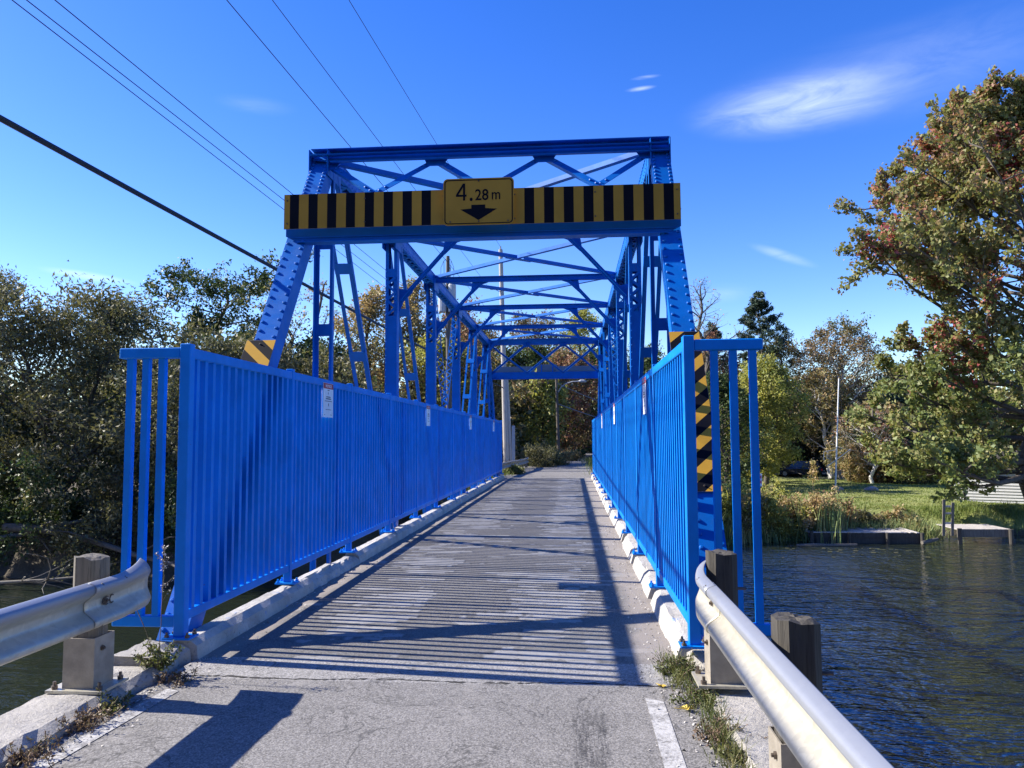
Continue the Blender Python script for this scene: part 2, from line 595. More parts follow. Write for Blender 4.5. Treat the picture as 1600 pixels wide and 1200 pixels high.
M_STONE = solid('bank_rock', (0.27, 0.26, 0.245), 0.95, 0, 0.35, 3, 0.7)
M_DRIVE = solid('pale_gravel', (0.42, 0.40, 0.37), 0.95, 0, 0.25, 9, 0.5)
M_ROPE = M_WIRE


def leaf_mat(name, cols, var_scale=0.35, trans=0.35, rough=0.55, patch=0.5, turned=None):
    """leaf colour: random from leaf to leaf and in drifts through the crown"""
    m = Mat(name, rough)
    m.coord()
    rpi = m._geo.outputs['Random Per Island']
    dr = m.noise(var_scale, 3, 0.6)
    f = m.mix(patch, rpi, m.ramp(dr, [(0.34, 0.0), (0.66, 1.0)]))
    n = len(cols)
    c = m.ramp(f, [(0.08 + 0.84 * i / max(1, n - 1), col) for i, col in enumerate(cols)])
    if turned:                           # the upper crown turns first
        X, Y, Z = m.xyz()
        c2 = m.ramp(f, [(0.08 + 0.84 * i / (len(turned) - 1), col) for i, col in enumerate(turned)])
        hgt = m.math('ADD', m.math('MULTIPLY', Z, 0.035), m.math('MULTIPLY', m.noise(0.45, 4, 0.65), 0.9))
        c = m.mix(m.ramp(m.math('ADD', hgt, m.math('MULTIPLY', rpi, 0.25)), [(0.68, 0.0), (0.96, 1.0)]), c, c2)
    m.base(c)
    tr = m.n.new('ShaderNodeBsdfTranslucent')
    m.l.new(m.mix(1.0, c, (1.0, 1.0, 0.62), 'MULTIPLY'), tr.inputs['Color'])
    mx = m.n.new('ShaderNodeMixShader')
    mx.inputs[0].default_value = trans
    out = m.n['Material Output']
    m.l.new(m.b.outputs[0], mx.inputs[1])
    m.l.new(tr.outputs[0], mx.inputs[2])
    m.l.new(mx.outputs[0], out.inputs['Surface'])
    m.b.inputs['Specular IOR Level'].default_value = 0.35
    return m.m


L_MAPLE = leaf_mat('maple_leaves', [(0.237, 0.250, 0.089), (0.150, 0.206, 0.070), (0.188, 0.237, 0.083), (0.312, 0.306, 0.114), (0.250, 0.237, 0.095)], 0.16, 0.38, turned=[(0.42, 0.13, 0.12), (0.25, 0.22, 0.09), (0.20, 0.235, 0.075), (0.36, 0.19, 0.13)])
L_MAPLE_RED = leaf_mat('red_maple_leaves', [(0.460, 0.069, 0.101), (0.414, 0.115, 0.101), (0.345, 0.196, 0.101)], 0.4, 0.35)
L_WILLOW = leaf_mat('olive_willow_leaves', [(0.064, 0.071, 0.042), (0.121, 0.127, 0.059), (0.198, 0.177, 0.088), (0.085, 0.100, 0.053)], 0.3, 0.3)
L_DARK = leaf_mat('dark_green_leaves', [(0.030, 0.054, 0.019), (0.061, 0.095, 0.030), (0.095, 0.128, 0.041)], 0.4, 0.25)
L_LIME = leaf_mat('yellow_green_leaves', [(0.209, 0.260, 0.072), (0.348, 0.365, 0.098), (0.487, 0.452, 0.124), (0.157, 0.209, 0.072)], 0.35, 0.4)
L_TAN = leaf_mat('autumn_tan_leaves', [(0.342, 0.222, 0.119), (0.461, 0.325, 0.170), (0.273, 0.256, 0.110), (0.171, 0.171, 0.085)], 0.25, 0.35)
L_RUST = leaf_mat('rusty_autumn_leaves', [(0.270, 0.126, 0.096), (0.371, 0.186, 0.121), (0.236, 0.203, 0.105), (0.119, 0.119, 0.071)], 0.3, 0.3)
L_PINE = leaf_mat('dark_conifer_needles', [(0.016, 0.034, 0.021), (0.034, 0.060, 0.034), (0.058, 0.085, 0.046)], 0.5, 0.1, 0.6)
L_WOODS = leaf_mat('mixed_woodland_leaves', [(0.049, 0.073, 0.039), (0.097, 0.121, 0.051), (0.194, 0.162, 0.066), (0.259, 0.162, 0.092), (0.082, 0.097, 0.046)], 0.12, 0.25, patch=0.65)
L_REED = leaf_mat('reed_blades', [(0.135, 0.220, 0.088), (0.270, 0.321, 0.121), (0.439, 0.372, 0.189)], 0.6, 0.3)
L_GRASS = leaf_mat('lawn_grass_blades', [(0.117, 0.169, 0.039), (0.182, 0.234, 0.058), (0.260, 0.260, 0.091)], 0.3, 0.3)
L_DRY = leaf_mat('dry_weed', [(0.24, 0.17, 0.10), (0.17, 0.11, 0.08), (0.12, 0.13, 0.05)], 0.9, 0.2)
L_WEED = leaf_mat('green_weed', [(0.08, 0.11, 0.03), (0.13, 0.15, 0.05), (0.20, 0.18, 0.08)], 2.0, 0.3)
L_FALLEN = solid('yellow_fallen_leaf', (0.55, 0.40, 0.06), 0.7)

# ------------------------------------------------------------------ the setting: terrain, water, road
WATER_Z = -3.7
XC = -1.115                      # bridge centre line
FAR_X = [-400, -30, -17, -9, 0, 8, 13.5, 20, 30, 60, 400]
FAR_Y = [32, 29.2, 28.4, 31.0, 34.4, 40.0, 42.3, 43.6, 43.3, 47, 70]


def road_cx(y):
    return np.where(y > 62, XC + 0.0032 * (np.maximum(y, 62) - 62) ** 2, XC)


def smooth(t):
    t = np.clip(t, 0, 1)
    return t * t * (3 - 2 * t)


def ground_z(x, y):
    x, y = np.asarray(x, float), np.asarray(y, float)
    yf = np.interp(x, FAR_X, FAR_Y) + 0.35 * np.sin(x * 1.3) + 0.25 * np.sin(x * 2.9 + 1)
    d = y - yf
    bed = -6.0
    right = np.clip((x - 4) / 5, 0, 1)
    top = -2.45 * right + (-1.6) * (1 - right)
    far = -4.3 + (top + 4.3) * smooth((d + 0.7) / 3.4)
    far = far + np.clip((d - 6) / 30, 0, 1) * (1 - right) * 1.4 + np.clip((y - 86) / 60, 0, 1) * right * 2.0
    far = far + 0.06 * np.sin(x * 0.7 + y * 0.31) + 0.05 * np.sin(x * 0.23 - y * 0.9)
    dn = 1.0 - y + 0.3 * np.sin(x)
    near = -4.6 + (4.0) * smooth((dn + 1.0) / 7.0)
    z = np.where(d > -0.9, far, bed)
    z = np.where(dn > -1.0, near, z)
    # the causeway that carries the road
    a = np.abs(x - road_cx(y)) - 2.6
    bank = -0.03 - np.maximum(a, 0) * 0.62
    onroad = (y > 34.3)
    z = np.where(onroad, np.maximum(z, np.where(a < 26, bank, -99)), z)
    z = np.where(onroad & (a < 0), -0.03, z)
    z = np.where(y < 5.2, np.maximum(z, np.where(y < 5.2, -0.05 - np.maximum(np.abs(x - XC) - 2.05, 0) * 4.0, -99)), z)
    return z


def axis(a, b, fine, lo, hi):
    inner = np.arange(a, b + 1e-6, fine)
    left = a - np.geomspace(2, a - lo, 18)[::-1]
    right = b + np.geomspace(2, hi - b, 18)
    return np.concatenate([left, inner, right])


gx, gy = axis(-52, 58, 0.6, -900, 900), axis(-14, 104, 0.45, -300, 1600)
GX, GY = np.meshgrid(gx, gy)
GZ = ground_z(GX, GY)
nx_, ny_ = len(gx), len(gy)
idx = np.arange(nx_ * ny_).reshape(ny_, nx_)
quads = np.stack([idx[:-1, :-1], idx[:-1, 1:], idx[1:, 1:], idx[1:, :-1]], -1).reshape(-1, 4)


def ground_material():
    m = Mat('river_bank_ground', 0.95)
    X, Y, Z = m.xyz()
    f = m.noise(0.8, 7, 0.65)
    g = m.noise(9, 5, 0.7)
    soil = m.ramp(m.mix(0.5, f, g), [(0.3, (0.035, 0.03, 0.02)), (0.5, (0.075, 0.06, 0.038)), (0.7, (0.13, 0.10, 0.06))])
    grass = m.ramp(m.mix(0.45, f, g), [(0.3, (0.12, 0.15, 0.035)), (0.5, (0.21, 0.235, 0.065)), (0.72, (0.31, 0.30, 0.11))])
    lx = m.ramp(m.math('ADD', m.math('MULTIPLY', X, 0.02), m.math('MULTIPLY', f, 0.10)), [(0.30, 0.0), (0.33, 1.0)])
    lz = m.ramp(m.math('ADD', m.math('ADD', Z, 4.0), m.math('MULTIPLY', g, 0.5)), [(0.75, 0.0), (0.95, 1.0)])
    ly = m.ramp(m.math('DIVIDE', Y, 100.0), [(0.40, 0.0), (0.43, 1.0), (0.80, 1.0), (0.84, 0.0)])
    lawn = m.math('MULTIPLY', m.math('MULTIPLY', lx, lz), ly)
    m.base(m.mix(lawn, soil, grass))
    m.bump(m.mix(0.5, f, g), 0.9, 0.08)
    return m.m


gm = np_mesh('ground', np.stack([GX.ravel(), GY.ravel(), GZ.ravel()], 1), quads, ground_material(), smooth=True)
tag(inst('ground', gm), kind='structure')


def water_material():
    m = Mat('river_water', 0.02, 0, (0.016, 0.022, 0.014))
    m.b.inputs['IOR'].default_value = 2.3
    m.b.inputs['Specular IOR Level'].default_value = 0.75
    r1 = m.noise(1.0, 3, 0.55, vec=m.coord((0.8, 1.75, 1), 'World', rot=(0, 0, R_(24))), dist=0.5)
    r2 = m.noise(1.0, 2, 0.5, vec=m.coord((3.2, 6.0, 1), 'World', rot=(0, 0, R_(-12))), dist=0.4)
    calm = m.ramp(m.noise(0.085, 4, 0.55), [(0.38, 0.35), (0.60, 1.0)])
    X, Y, Z = m.xyz()
    lee = m.ramp(m.math('ADD', m.math('MULTIPLY', X, 0.02), 0.5), [(0.34, 0.35), (0.52, 1.0)])   # the river lies calmer upstream of the bridge
    h = m.math('MULTIPLY', m.math('MULTIPLY', m.mix(0.3, r1, r2), calm), lee)
    m.bump(h, 1.0, 0.42)
    return m.m


wm = MB()
wm.add([(-900, -120, WATER_Z), (900, -120, WATER_Z), (900, 140, WATER_Z), (-900, 140, WATER_Z)], [(0, 1, 2, 3)])
tag(wm.build('water', water_material()), kind='structure')

# approach road, bridge deck, the road beyond
X_L, X_R = -3.11, 0.86
b = MB()
b.add([(X_L, -30, 0), (X_R + .06, -30, 0), (X_R + .06, 5.66, 0), (X_L, 5.66, 0)], [(0, 1, 2, 3)])
tag(b.build('approach_road', M_ASPH), kind='structure')
b = MB()
n = 140
JIT = [rnd.uniform(-1, 1) for _ in range(400)]
for i in range(n):
    x0, x1 = X_L + (X_R + .06 - X_L) * i / n, X_L + (X_R + .06 - X_L) * (i + 1) / n
    c0, c1 = (5.70 + 0.020 * math.sin(k * 0.13) + JIT[k] * 0.010 for k in (i, i + 1))
    t0_, t1_ = (max(0.002, 0.007 + 0.011 * (JIT[k + 150]) * (0.4 + abs(math.sin(k * 0.09)))) for k in (i, i + 1))
    b.add([(x0, c0 - t0_, 0.003), (x1, c1 - t1_, 0.003), (x1, c1 + t1_, 0.003), (x0, c0 + t0_, 0.003)], [(0, 1, 2, 3)])
tag(b.build('joint_filler', M_CRACK), kind='structure')
b = MB()
b.add([(X_L, 5.66, 0), (X_R + .06, 5.66, 0), (X_R + .06, 6.22, 0), (X_L, 6.22, 0)], [(0, 1, 2, 3)])
tag(b.build('deck_end_strip', M_ASPH2), kind='structure')
b = MB()
b.box(-3.30, 1.07, 6.22, 34.4, -0.28, -0.004)
tag(b.build('deck_slab', M_CONC), kind='structure')
b = MB()
b.add([(X_L, 6.22, 0), (X_R, 6.22, 0), (X_R, 34.4, 0), (X_L, 34.4, 0)], [(0, 1, 2, 3)])
tag(b.build('bridge_deck', M_DECK), kind='structure')
b = MB()
ys = np.concatenate([np.arange(34.4, 62, 3.0), np.arange(62, 120, 2.0)])
cx = road_cx(ys)
for i in range(len(ys) - 1):
    hw0 = 2.15 + 0.05 * math.sin(i * 1.7)
    hw1 = 2.15 + 0.05 * math.sin((i + 1) * 1.7)
    b.add([(cx[i] - hw0, ys[i], 0), (cx[i] + hw0, ys[i], 0), (cx[i + 1] + hw1, ys[i + 1], 0), (cx[i + 1] - hw1, ys[i + 1], 0)], [(0, 1, 2, 3)])
tag(b.build('far_road', M_ASPH), kind='structure')
b = MB()
b.add([(-3.07, -20, 0.004), (-2.94, -20, 0.004), (-2.94, 3.4, 0.004), (-3.07, 3.4, 0.004)], [(0, 1, 2, 3)])
b.add([(-3.07, 3.4, 0.004), (-2.94, 3.4, 0.004), (-2.84, 5.36, 0.004), (-2.95, 5.40, 0.004)], [(0, 1, 2, 3)])
b.add([(0.475, -20, 0.004), (0.60, -20, 0.004), (0.60, 5.36, 0.004), (0.48, 5.42, 0.004)], [(0, 1, 2, 3)])
tag(b.build('road_edge_line', M_LINE), kind='structure')


def rough_block(x0, x1, y0, y1, z0, z1, slope=0.0, seed=0, chips=3, seg=0.16, amp=0.006, side=1):
    """a worn concrete block: its top and its road face broken into small facets, edges chipped"""
    r = random.Random(seed)
    ny = max(2, int((y1 - y0) / seg))
    prof = [(x0, z0), (x0 + slope, z1 - (0.03 if side > 0 else 0.045)), (x0 + slope + (0.03 if side > 0 else 0.065), z1), ((x0 + x1) / 2 + 0.02, z1), (x1 - 0.02, z1), (x1, z1 - 0.02), (x1, z0)]
    if side < 0:
        prof = [(x0 + x1 - px, pz) for px, pz in prof]
    mbk = MB()
    bites = [(r.uniform(y0, y1), r.uniform(0.05, 0.22), r.uniform(0.015, 0.07)) for _ in range(chips)]
    vs = []
    for j in range(ny + 1):
        y = y0 + (y1 - y0) * j / ny
        for k, (px, pz) in enumerate(prof):
            dx, dz, dy = r.uniform(-amp, amp), r.uniform(-amp, amp) * 0.7, 0
            if k in (0, 6):
                dz = 0
            if k in (1, 2):
                for by, bw, bd in bites:
                    e = max(0, 1 - abs(y - by) / bw)
                    dx += (bd if side > 0 else -bd) * e
                    dz -= bd * 0.8 * e
            vs.append((px + dx, y + (r.uniform(-amp, amp) if j in (0, ny) else 0), pz + dz))
    P = len(prof)
    fs = []
    for j in range(ny):
        for k in range(P - 1):
            fs.append((j * P + k, j * P + k + 1, (j + 1) * P + k + 1, (j + 1) * P + k))
    fs.append(tuple(range(P))[::-1])
    fs.append(tuple(ny * P + k for k in range(P)))
    mbk.add(vs, fs)
    return mbk


# left kerb of the bridge: long worn lengths butted end to end; right kerb: shorter blocks with open joints
kl = tag(bpy.data.objects.new('kerb', None), kind='structure')
COL.objects.link(kl)
cuts = [6.12, 8.05, 9.95, 10.9, 13.3, 15.7, 18.0, 20.4, 22.8, 25.1, 27.5, 29.9, 32.2, 34.4]
for i in range(len(cuts) - 1):
    dz = [0, -.005, -.04, 0.0, .006][i % 5] if i < 5 else rnd.uniform(-.012, .012)
    dx = rnd.uniform(-.012, .012)
    rough_block(-3.31, -3.085 + dx, cuts[i] + 0.006, cuts[i + 1] - 0.006, -0.05, 0.158 + dz, 0.02, 40 + i, 9 if i in (1, 2) else 1, seg=0.12, amp=0.0045, side=-1).build('kerb_block', M_KERB, kl)
kr = tag(bpy.data.objects.new('kerb', None), kind='structure')
COL.objects.link(kr)
for i in range(12):
    y0 = 6.30 + 2.36 * i
    y1 = y0 + 2.36 - 0.20
    rough_block(0.80 + rnd.uniform(-.01, .01), 1.02, y0 + rnd.uniform(0, .06), y1, -0.05, 0.16 + rnd.uniform(-.012, .012), 0.055, 80 + i, 2, side=1).build('kerb_block', M_KERB, kr)
    rough_block(0.86, 1.02, y1 + 0.004, y0 + 2.36 - 0.004, -0.05, 0.085, 0.03, 180 + i, 1, side=1).build('kerb_block', M_CONC, kr)

# abutment ledges beside the approach and the abutment faces under the bridge ends
la = tag(bpy.data.objects.new('abutment', None), kind='structure')
COL.objects.link(la)
rough_block(-3.60, -3.10, 0.4, 5.62, -0.4, 0.095, 0.03, 5, 10, 0.12, 0.016, side=-1).build('ledge', M_CONC, la)
rough_block(-3.56, -3.09, 5.63, 6.11, -0.4, 0.150, 0.03, 6, 4, 0.07, 0.02, side=-1).build('ledge', M_CONC, la)
rough_block(-3.60, -3.10, -14, 0.39, -0.4, 0.095, 0.03, 7, 6, 0.3, 0.016, side=-1).build('ledge', M_CONC, la)
rough_block(0.90, 1.42, 0.4, 5.70, -0.4, 0.055, 0.02, 8, 10, 0.12, 0.014, side=1).build('ledge', M_CONC, la)
rough_block(0.90, 1.42, -14, 0.39, -0.4, 0.055, 0.02, 9, 6, 0.3, 0.014, side=1).build('ledge', M_CONC, la)
rough_block(0.86, 1.30, 5.71, 6.27, -0.4, 0.110, 0.05, 10, 4, 0.08, 0.02, side=1).build('ledge', M_CONC, la)
b = MB()
b.box(-3.72, 1.50, 0.0, 6.0, -6.2, -0.12)
b.build('retaining_wall', M_CONC, la)
b = MB()
b.box(-4.3, 2.0, 34.4, 36.0, -6.2, -0.10)
b.build('retaining_wall', M_CONC, la)
b = MB()
dvy = [(23.5, 85.2), (12.0, 86.5)]
for (xa, xb, ya, yb) in ((6, 33, 85.2, 88.0), (8, 30, 96, 97.2)):
    xs = np.linspace(xa, xb, 24)
    for i in range(23):
        za, zb = (float(ground_z(x, (ya + yb) / 2)) + 0.10 for x in (xs[i], xs[i + 1]))
        b.add([(xs[i], ya, za), (xs[i + 1], ya, zb), (xs[i + 1], yb, zb + 0.08), (xs[i], yb, za + 0.08)], [(0, 1, 2, 3)])
tag(b.build('driveway', M_DRIVE), kind='structure')

# ------------------------------------------------------------------ the truss bridge
XLT, XRT = -3.435, 1.205
NODE = [6.15 + 4.02 * k for k in range(8)]
ZC = 5.70
bridge = thing('truss_bridge', 'bright blue riveted steel through truss carrying the narrow road over the river', 'bridge', (XC, 6.15, 0))


def bpart(mb, name, sub=None):
    """geometry is written in world coordinates; parts hang under the bridge's own origin"""
    o = mb.build(name, M_BLUE, sub or bridge)
    if sub is None:
        o.location = (-XC, -6.15, 0)
    return o


# one rivet mesh for all
rv = MB()
rs = [(0.0215, 0.0), (0.0195, 0.011), (0.0115, 0.018)]
vs = [(r * math.cos(2 * PI * k / 8), r * math.sin(2 * PI * k / 8), z) for r, z in rs for k in range(8)]
fs = [(i * 8 + k, i * 8 + (k + 1) % 8, (i + 1) * 8 + (k + 1) % 8, (i + 1) * 8 + k) for i in range(2) for k in range(8)]
fs.append(tuple(range(16, 24)))
rv.add(vs, fs)
RIVET = rv.mesh('rivet', M_BLUE, smooth=False)


def rivet_mass(rows, nrm):
    """many small rivets as one mesh: rows of points on a face with normal nrm"""
    mbr = MB()
    q = Vector(nrm).to_track_quat('Z', 'Y')
    for p in rows:
        o = [Vector(p) + q @ Vector((0.016 * math.cos(2 * PI * k / 5), 0.016 * math.sin(2 * PI * k / 5), 0)) for k in range(5)]
        t = [Vector(p) + q @ Vector((0.008 * math.cos(2 * PI * k / 5), 0.008 * math.sin(2 * PI * k / 5), 0.011)) for k in range(5)]
        mbr.add(o + t, [(k, (k + 1) % 5, 5 + (k + 1) % 5, 5 + k) for k in range(5)] + [(5, 6, 7, 8, 9)])
    return mbr


def lacing(mb, p, q, half, nrm_off, pitch, width=0.055, th=0.010, side=(1, 0, 0), n=None):
    """zigzag flat bars between two edges of a built-up member; nrm_off shifts them along the member's third axis"""
    p, q = Vector(p), Vector(q)
    a = (q - p).normalized()
    s = Vector(side)
    s = (s - a * s.dot(a)).normalized()
    nn = a.cross(s)
    L = (q - p).length
    k = max(1, int(L / pitch))
    for i in range(k):
        sgn = 1 if i % 2 == 0 else -1
        p0 = p + a * (L * i / k) + s * (-half * sgn) + nn * (nrm_off + 0.002 * sgn)
        p1 = p + a * (L * (i + 1) / k) + s * (half * sgn) + nn * (nrm_off + 0.002 * sgn)
        t = (p1 - p0).normalized()
        mb.bar(p0, p1, width, th, side=t.cross(nn))


def built_member(p, q, w, d, cover=None, lace=None, flange=0.055, th=0.012):
    """two channels side by side (across x), optional cover plate on the +n face and lacing on the -n face"""
    mbm = MB()
    a = (Vector(q) - Vector(p)).normalized()
    s = Vector((1, 0, 0))
    n = a.cross(s)
    for sg in (-1, 1):
        mbm.bar(p, q, th, d, off=(sg * (w / 2 - th / 2 - 0.012), 0))
        for e in (-1, 1):
            mbm.bar(p, q, flange, th, off=(sg * (w / 2 - flange / 2 - 0.012 - 0.001), e * (d / 2 + th / 2 - 0.001)))
    return mbm, n


FACE_N = Vector((0, -0.828, 0.56))


def end_post(X, mirrored=False):
    # the near pair leans away from the camera, the far pair back towards it
    def T(y):
        return y if not mirrored else (NODE[0] + NODE[7]) - y
    d = 0.21
    face0, face1 = Vector((X, T(6.18), -0.12)), Vector((X, T(10.10), 5.80))
    nrm = Vector((0, FACE_N.y * (1 if not mirrored else -1), FACE_N.z))
    c0, c1 = face0 - nrm * (d / 2 + 0.02), face1 - nrm * (d / 2 + 0.02)
    mbm, n = built_member(c0, c1, 0.25, d)
    sg = 1 if n.dot(nrm) > 0 else -1
    mbm.bar(c0, c1, 0.25, 0.014, off=(0, sg * (d / 2 + 0.019)))
    lacing(mbm, c0, c1, 0.085, -sg * (d / 2 + 0.018), 0.19)
    o = bpart(mbm, 'end_post')
    if not mirrored:
        a = (face1 - face0).normalized()
        L = (face1 - face0).length
        q = nrm.to_track_quat('Z', 'Y')
        i, t = 0, 0.35
        while t < L - 0.05:
            for sx in (-0.092, 0.092):
                pos = face0 + a * (t + (0.035 if sx > 0 else 0)) + Vector((sx, 0, 0)) + nrm * 0.0062
                inst('rivet', RIVET, o, pos, q.to_euler())
            t += 0.132 if t < L - 0.95 else 0.075
        # bearing shoe and pin plates at the foot
        f = MB()
        f.bar(Vector((X, 6.00, -0.30)), Vector((X, 6.55, -0.30)), 0.36, 0.10)
        f.bar(Vector((X, 6.02, -0.38)), Vector((X, 6.53, -0.38)), 0.44, 0.05)
        f.build('bearing_shoe', M_BLUE, o)
    return o


for X in (XLT, XRT):
    end_post(X)
    end_post(X, True)


def top_chord(X):
    p, q = Vector((X, 10.04, 5.69)), Vector((X, NODE[6] + 0.11, 5.69))
    mbm, n = built_member(p, q, 0.25, 0.19)
    mbm.bar(Vector((X, 10.06, 5.803)), Vector((X, NODE[6] + 0.09, 5.803)), 0.25, 0.014)
    lacing(mbm, p, q, 0.085, (-1 if n.z > 0 else 1) * 0.113, 0.17)
    for k in range(1, 7):
        for sg in (-1, 1):
            mbm.box(X + sg * 0.127 - 0.006, X + sg * 0.127 + 0.006, NODE[k] - 0.30, NODE[k] + 0.30, 5.42, 5.77)
    o = bpart(mbm, 'top_chord')
    pts = [(X - 0.125 * s, 10.2 + 0.145 * i, z) for i in range(138) for s in (1, -1) for z in (5.755, 5.625)]
    tag(rivet_mass([p for p in pts if p[0] < X], (-1, 0, 0)).build('rivet', M_BLUE, o), kind='stuff')
    tag(rivet_mass([p for p in pts if p[0] > X], (1, 0, 0)).build('rivet', M_BLUE, o), kind='stuff')
    return o


for X in (XLT, XRT):
    top_chord(X)
    m_ = MB()
    for sg in (-1, 1):
        m_.box(X + sg * 0.10 - 0.007, X + sg * 0.10 + 0.007, 6.3, 34.2, -0.44, -0.20)
        for z in (-0.44, -0.20):
            m_.box(X + sg * 0.075 - 0.03, X + sg * 0.075 + 0.03, 6.3, 34.2, z - 0.008, z + 0.004)
    bpart(m_, 'bottom_chord')


def vertical_post(X, y, near_side):
    """laced column: solid below, lacing and a batten above, an open slot under the chord"""
    p, q = (X, y, -0.44), (X, y, 5.60)
    mbm, n = built_member(p, q, 0.25, 0.17, flange=0.062)
    for e in (-1, 1):
        mbm.box(X - 0.112, X + 0.112, y + e * 0.103 - 0.006, y + e * 0.103 + 0.006, -0.3, 4.15)
        lacing(mbm, (X, y, 4.16), (X, y, 4.90), 0.085, e * 0.106, 0.125, 0.05)
        mbm.box(X - 0.112, X + 0.112, y + e * 0.103 - 0.006, y + e * 0.103 + 0.006, 4.90, 5.06)
    o = bpart(mbm, 'vertical_post')
    rows = [(X + sx, y - 0.109, z) for sx in (-0.088, 0.088) for z in np.arange(2.3, 5.1, 0.135)]
    rows2 = [(X + sx * 0.113, y + e * 0.065, z) for sx in (1,) for e in (-1, 1) for z in np.arange(2.3, 5.5, 0.15)]
    tag(rivet_mass(rows, (0, -1, 0)).build('rivet', M_BLUE, o), kind='stuff')
    return o


def pair_member(name, X, p, q, half=0.105, w=0.062, d=0.075, battens=(), flat=False):
    mbm = MB()
    a = (Vector(q) - Vector(p)).normalized()
    for sg in (-1, 1):
        # an angle: one leg across, one leg along the plane of the truss
        mbm.bar(p, q, w, 0.010, off=(sg * (half - 0.0), d / 2 - 0.005))
        mbm.bar(p, q, 0.010, d, off=(sg * (half + w / 2 - 0.005), 0))
    o = bpart(mbm, name)
    for t in battens:
        c = Vector(p).lerp(Vector(q), t)
        bt = MB()
        bt.bar(c - a * 0.085, c + a * 0.085, 2 * half + w, 0.012, off=(0, d / 2 + 0.008))
        bt.build('batten_plate', M_BLUE, o)
    return o


def at_z(p, q, z):
    return (z - p[2]) / (q[2] - p[2])


for X in (XLT, XRT):
    for k in (1, 6):
        p, q = (X, NODE[k], -0.4), (X, NODE[k], 5.6)
        pair_member('hanger', X, p, q, battens=[at_z(p, q, z) for z in (0.9, 2.1, 3.32, 4.55)])
    for k in (2, 3, 4, 5):
        vertical_post(X, NODE[k], X < 0)
    for (ka, kb) in ((1, 2), (2, 3), (5, 4), (6, 5)):
        sg = 1 if kb > ka else -1
        p, q = (X, NODE[ka] + 0.18 * sg, 5.55), (X, NODE[kb] - 0.12 * sg, -0.20)
        pair_member('diagonal', X, p, q, battens=[at_z(p, q, z) for z in (0.8, 2.0, 3.15, 4.4)])
    for (ka, kb) in ((3, 4), (4, 3)):
        sg = 1 if kb > ka else -1
        off = 0.03 * sg
        p, q = Vector((X + off, NODE[ka] + 0.15 * sg, 5.50)), Vector((X + off, NODE[kb] - 0.12 * sg, -0.2))
        mbm = MB()
        for s2 in (-1, 1):
            mbm.bar(p, q, 0.012, 0.05, off=(s2 * 0.075 - off, 0))
        lacing(mbm, p - Vector((off, 0, 0)), q - Vector((off, 0, 0)), 0.07, 0.022, 0.12, 0.03, 0.007)
        bpart(mbm, 'counter_diagonal')

for k in range(1, 7):
    m_ = MB()
    y = NODE[k]
    m_.box(XLT + 0.12, XRT - 0.12, y - 0.006, y + 0.006, -0.78, -0.29)
    for z in (-0.79, -0.285):
        m_.box(XLT + 0.12, XRT - 0.12, y - 0.09, y + 0.09, z - 0.008, z + 0.004)
    bpart(m_, 'floor_beam')

# top struts with curved knee braces
for k in (2, 3, 4, 5):
    y = NODE[k]
    m_ = MB()
    m_.box(XLT + 0.128, XRT - 0.128, y - 0.007, y + 0.007, 5.645, 5.755)
    m_.box(XLT + 0.128, XRT - 0.128, y - 0.07, y + 0.07, 5.755, 5.765)
    m_.box(XLT + 0.128, XRT - 0.128, y - 0.055, y + 0.055, 5.635, 5.645)
    o = bpart(m_, 'top_strut')
    tag(rivet_mass([(x, y - 0.0075, 5.735) for x in np.arange(XLT + .3, XRT - .2, 0.21)], (0, -1, 0)).build('rivet', M_BLUE, o), kind='stuff')
    for (X, sg) in ((XLT, 1), (XRT, -1)):
        kb = MB()
        p = Vector((X + sg * 1.22, y, 5.625))
        q = Vector((X + sg * 0.16, y, 4.46))
        kb.bar(p, q, 0.085, 0.012, side=(0, 1, 0))
        kb.bar(p, q, 0.010, 0.085, side=(0, 1, 0))
        g = y + 0.008
        kb.prism([(X + sg * 1.02, g, 5.638), (X + sg * 1.46, g, 5.638), (X + sg * 1.26, g, 5.57), (X + sg * 1.02, g, 5.34), (X + sg * 0.98, g, 5.38)], (0, 0.010, 0))
        kb.prism([(X + sg * 0.128, g, 4.70), (X + sg * 0.30, g, 4.66), (X + sg * 0.40, g, 4.68), (X + sg * 0.40, g, 4.62), (X + sg * 0.22, g, 4.44), (X + sg * 0.128, g, 4.22)], (0, 0.010, 0))
        bpart(kb, 'knee_brace')

# flat crossed bracing between the top chords
for k in range(1, 6):
    for s in (0, 1):
        xa, xb = (XLT + 0.16, XRT - 0.16) if s == 0 else (XRT - 0.16, XLT + 0.16)
        m_ = MB()
        z = 5.700 + 0.022 * s
        p, q = Vector((xa, NODE[k] + 0.14, z)), Vector((xb, NODE[k + 1] - 0.14, z))
        if s == 0:
            mid = p.lerp(q, 0.5)
            m_.bar(p, p.lerp(q, 0.485), 0.095, 0.011)
            m_.bar(p, p.lerp(q, 0.485), 0.010, 0.07, off=(0.042, -0.03))
            m_.bar(p.lerp(q, 0.515), q, 0.095, 0.011)
            m_.bar(p.lerp(q, 0.515), q, 0.010, 0.07, off=(0.042, -0.03))
            m_.bar(p.lerp(q, 0.44), p.lerp(q, 0.56), 0.13, 0.010, off=(0, 0.012))
        else:
            m_.bar(p, q, 0.095, 0.011)
            m_.bar(p, q, 0.010, 0.07, off=(-0.042, -0.03))
        bpart(m_, 'lateral_brace')


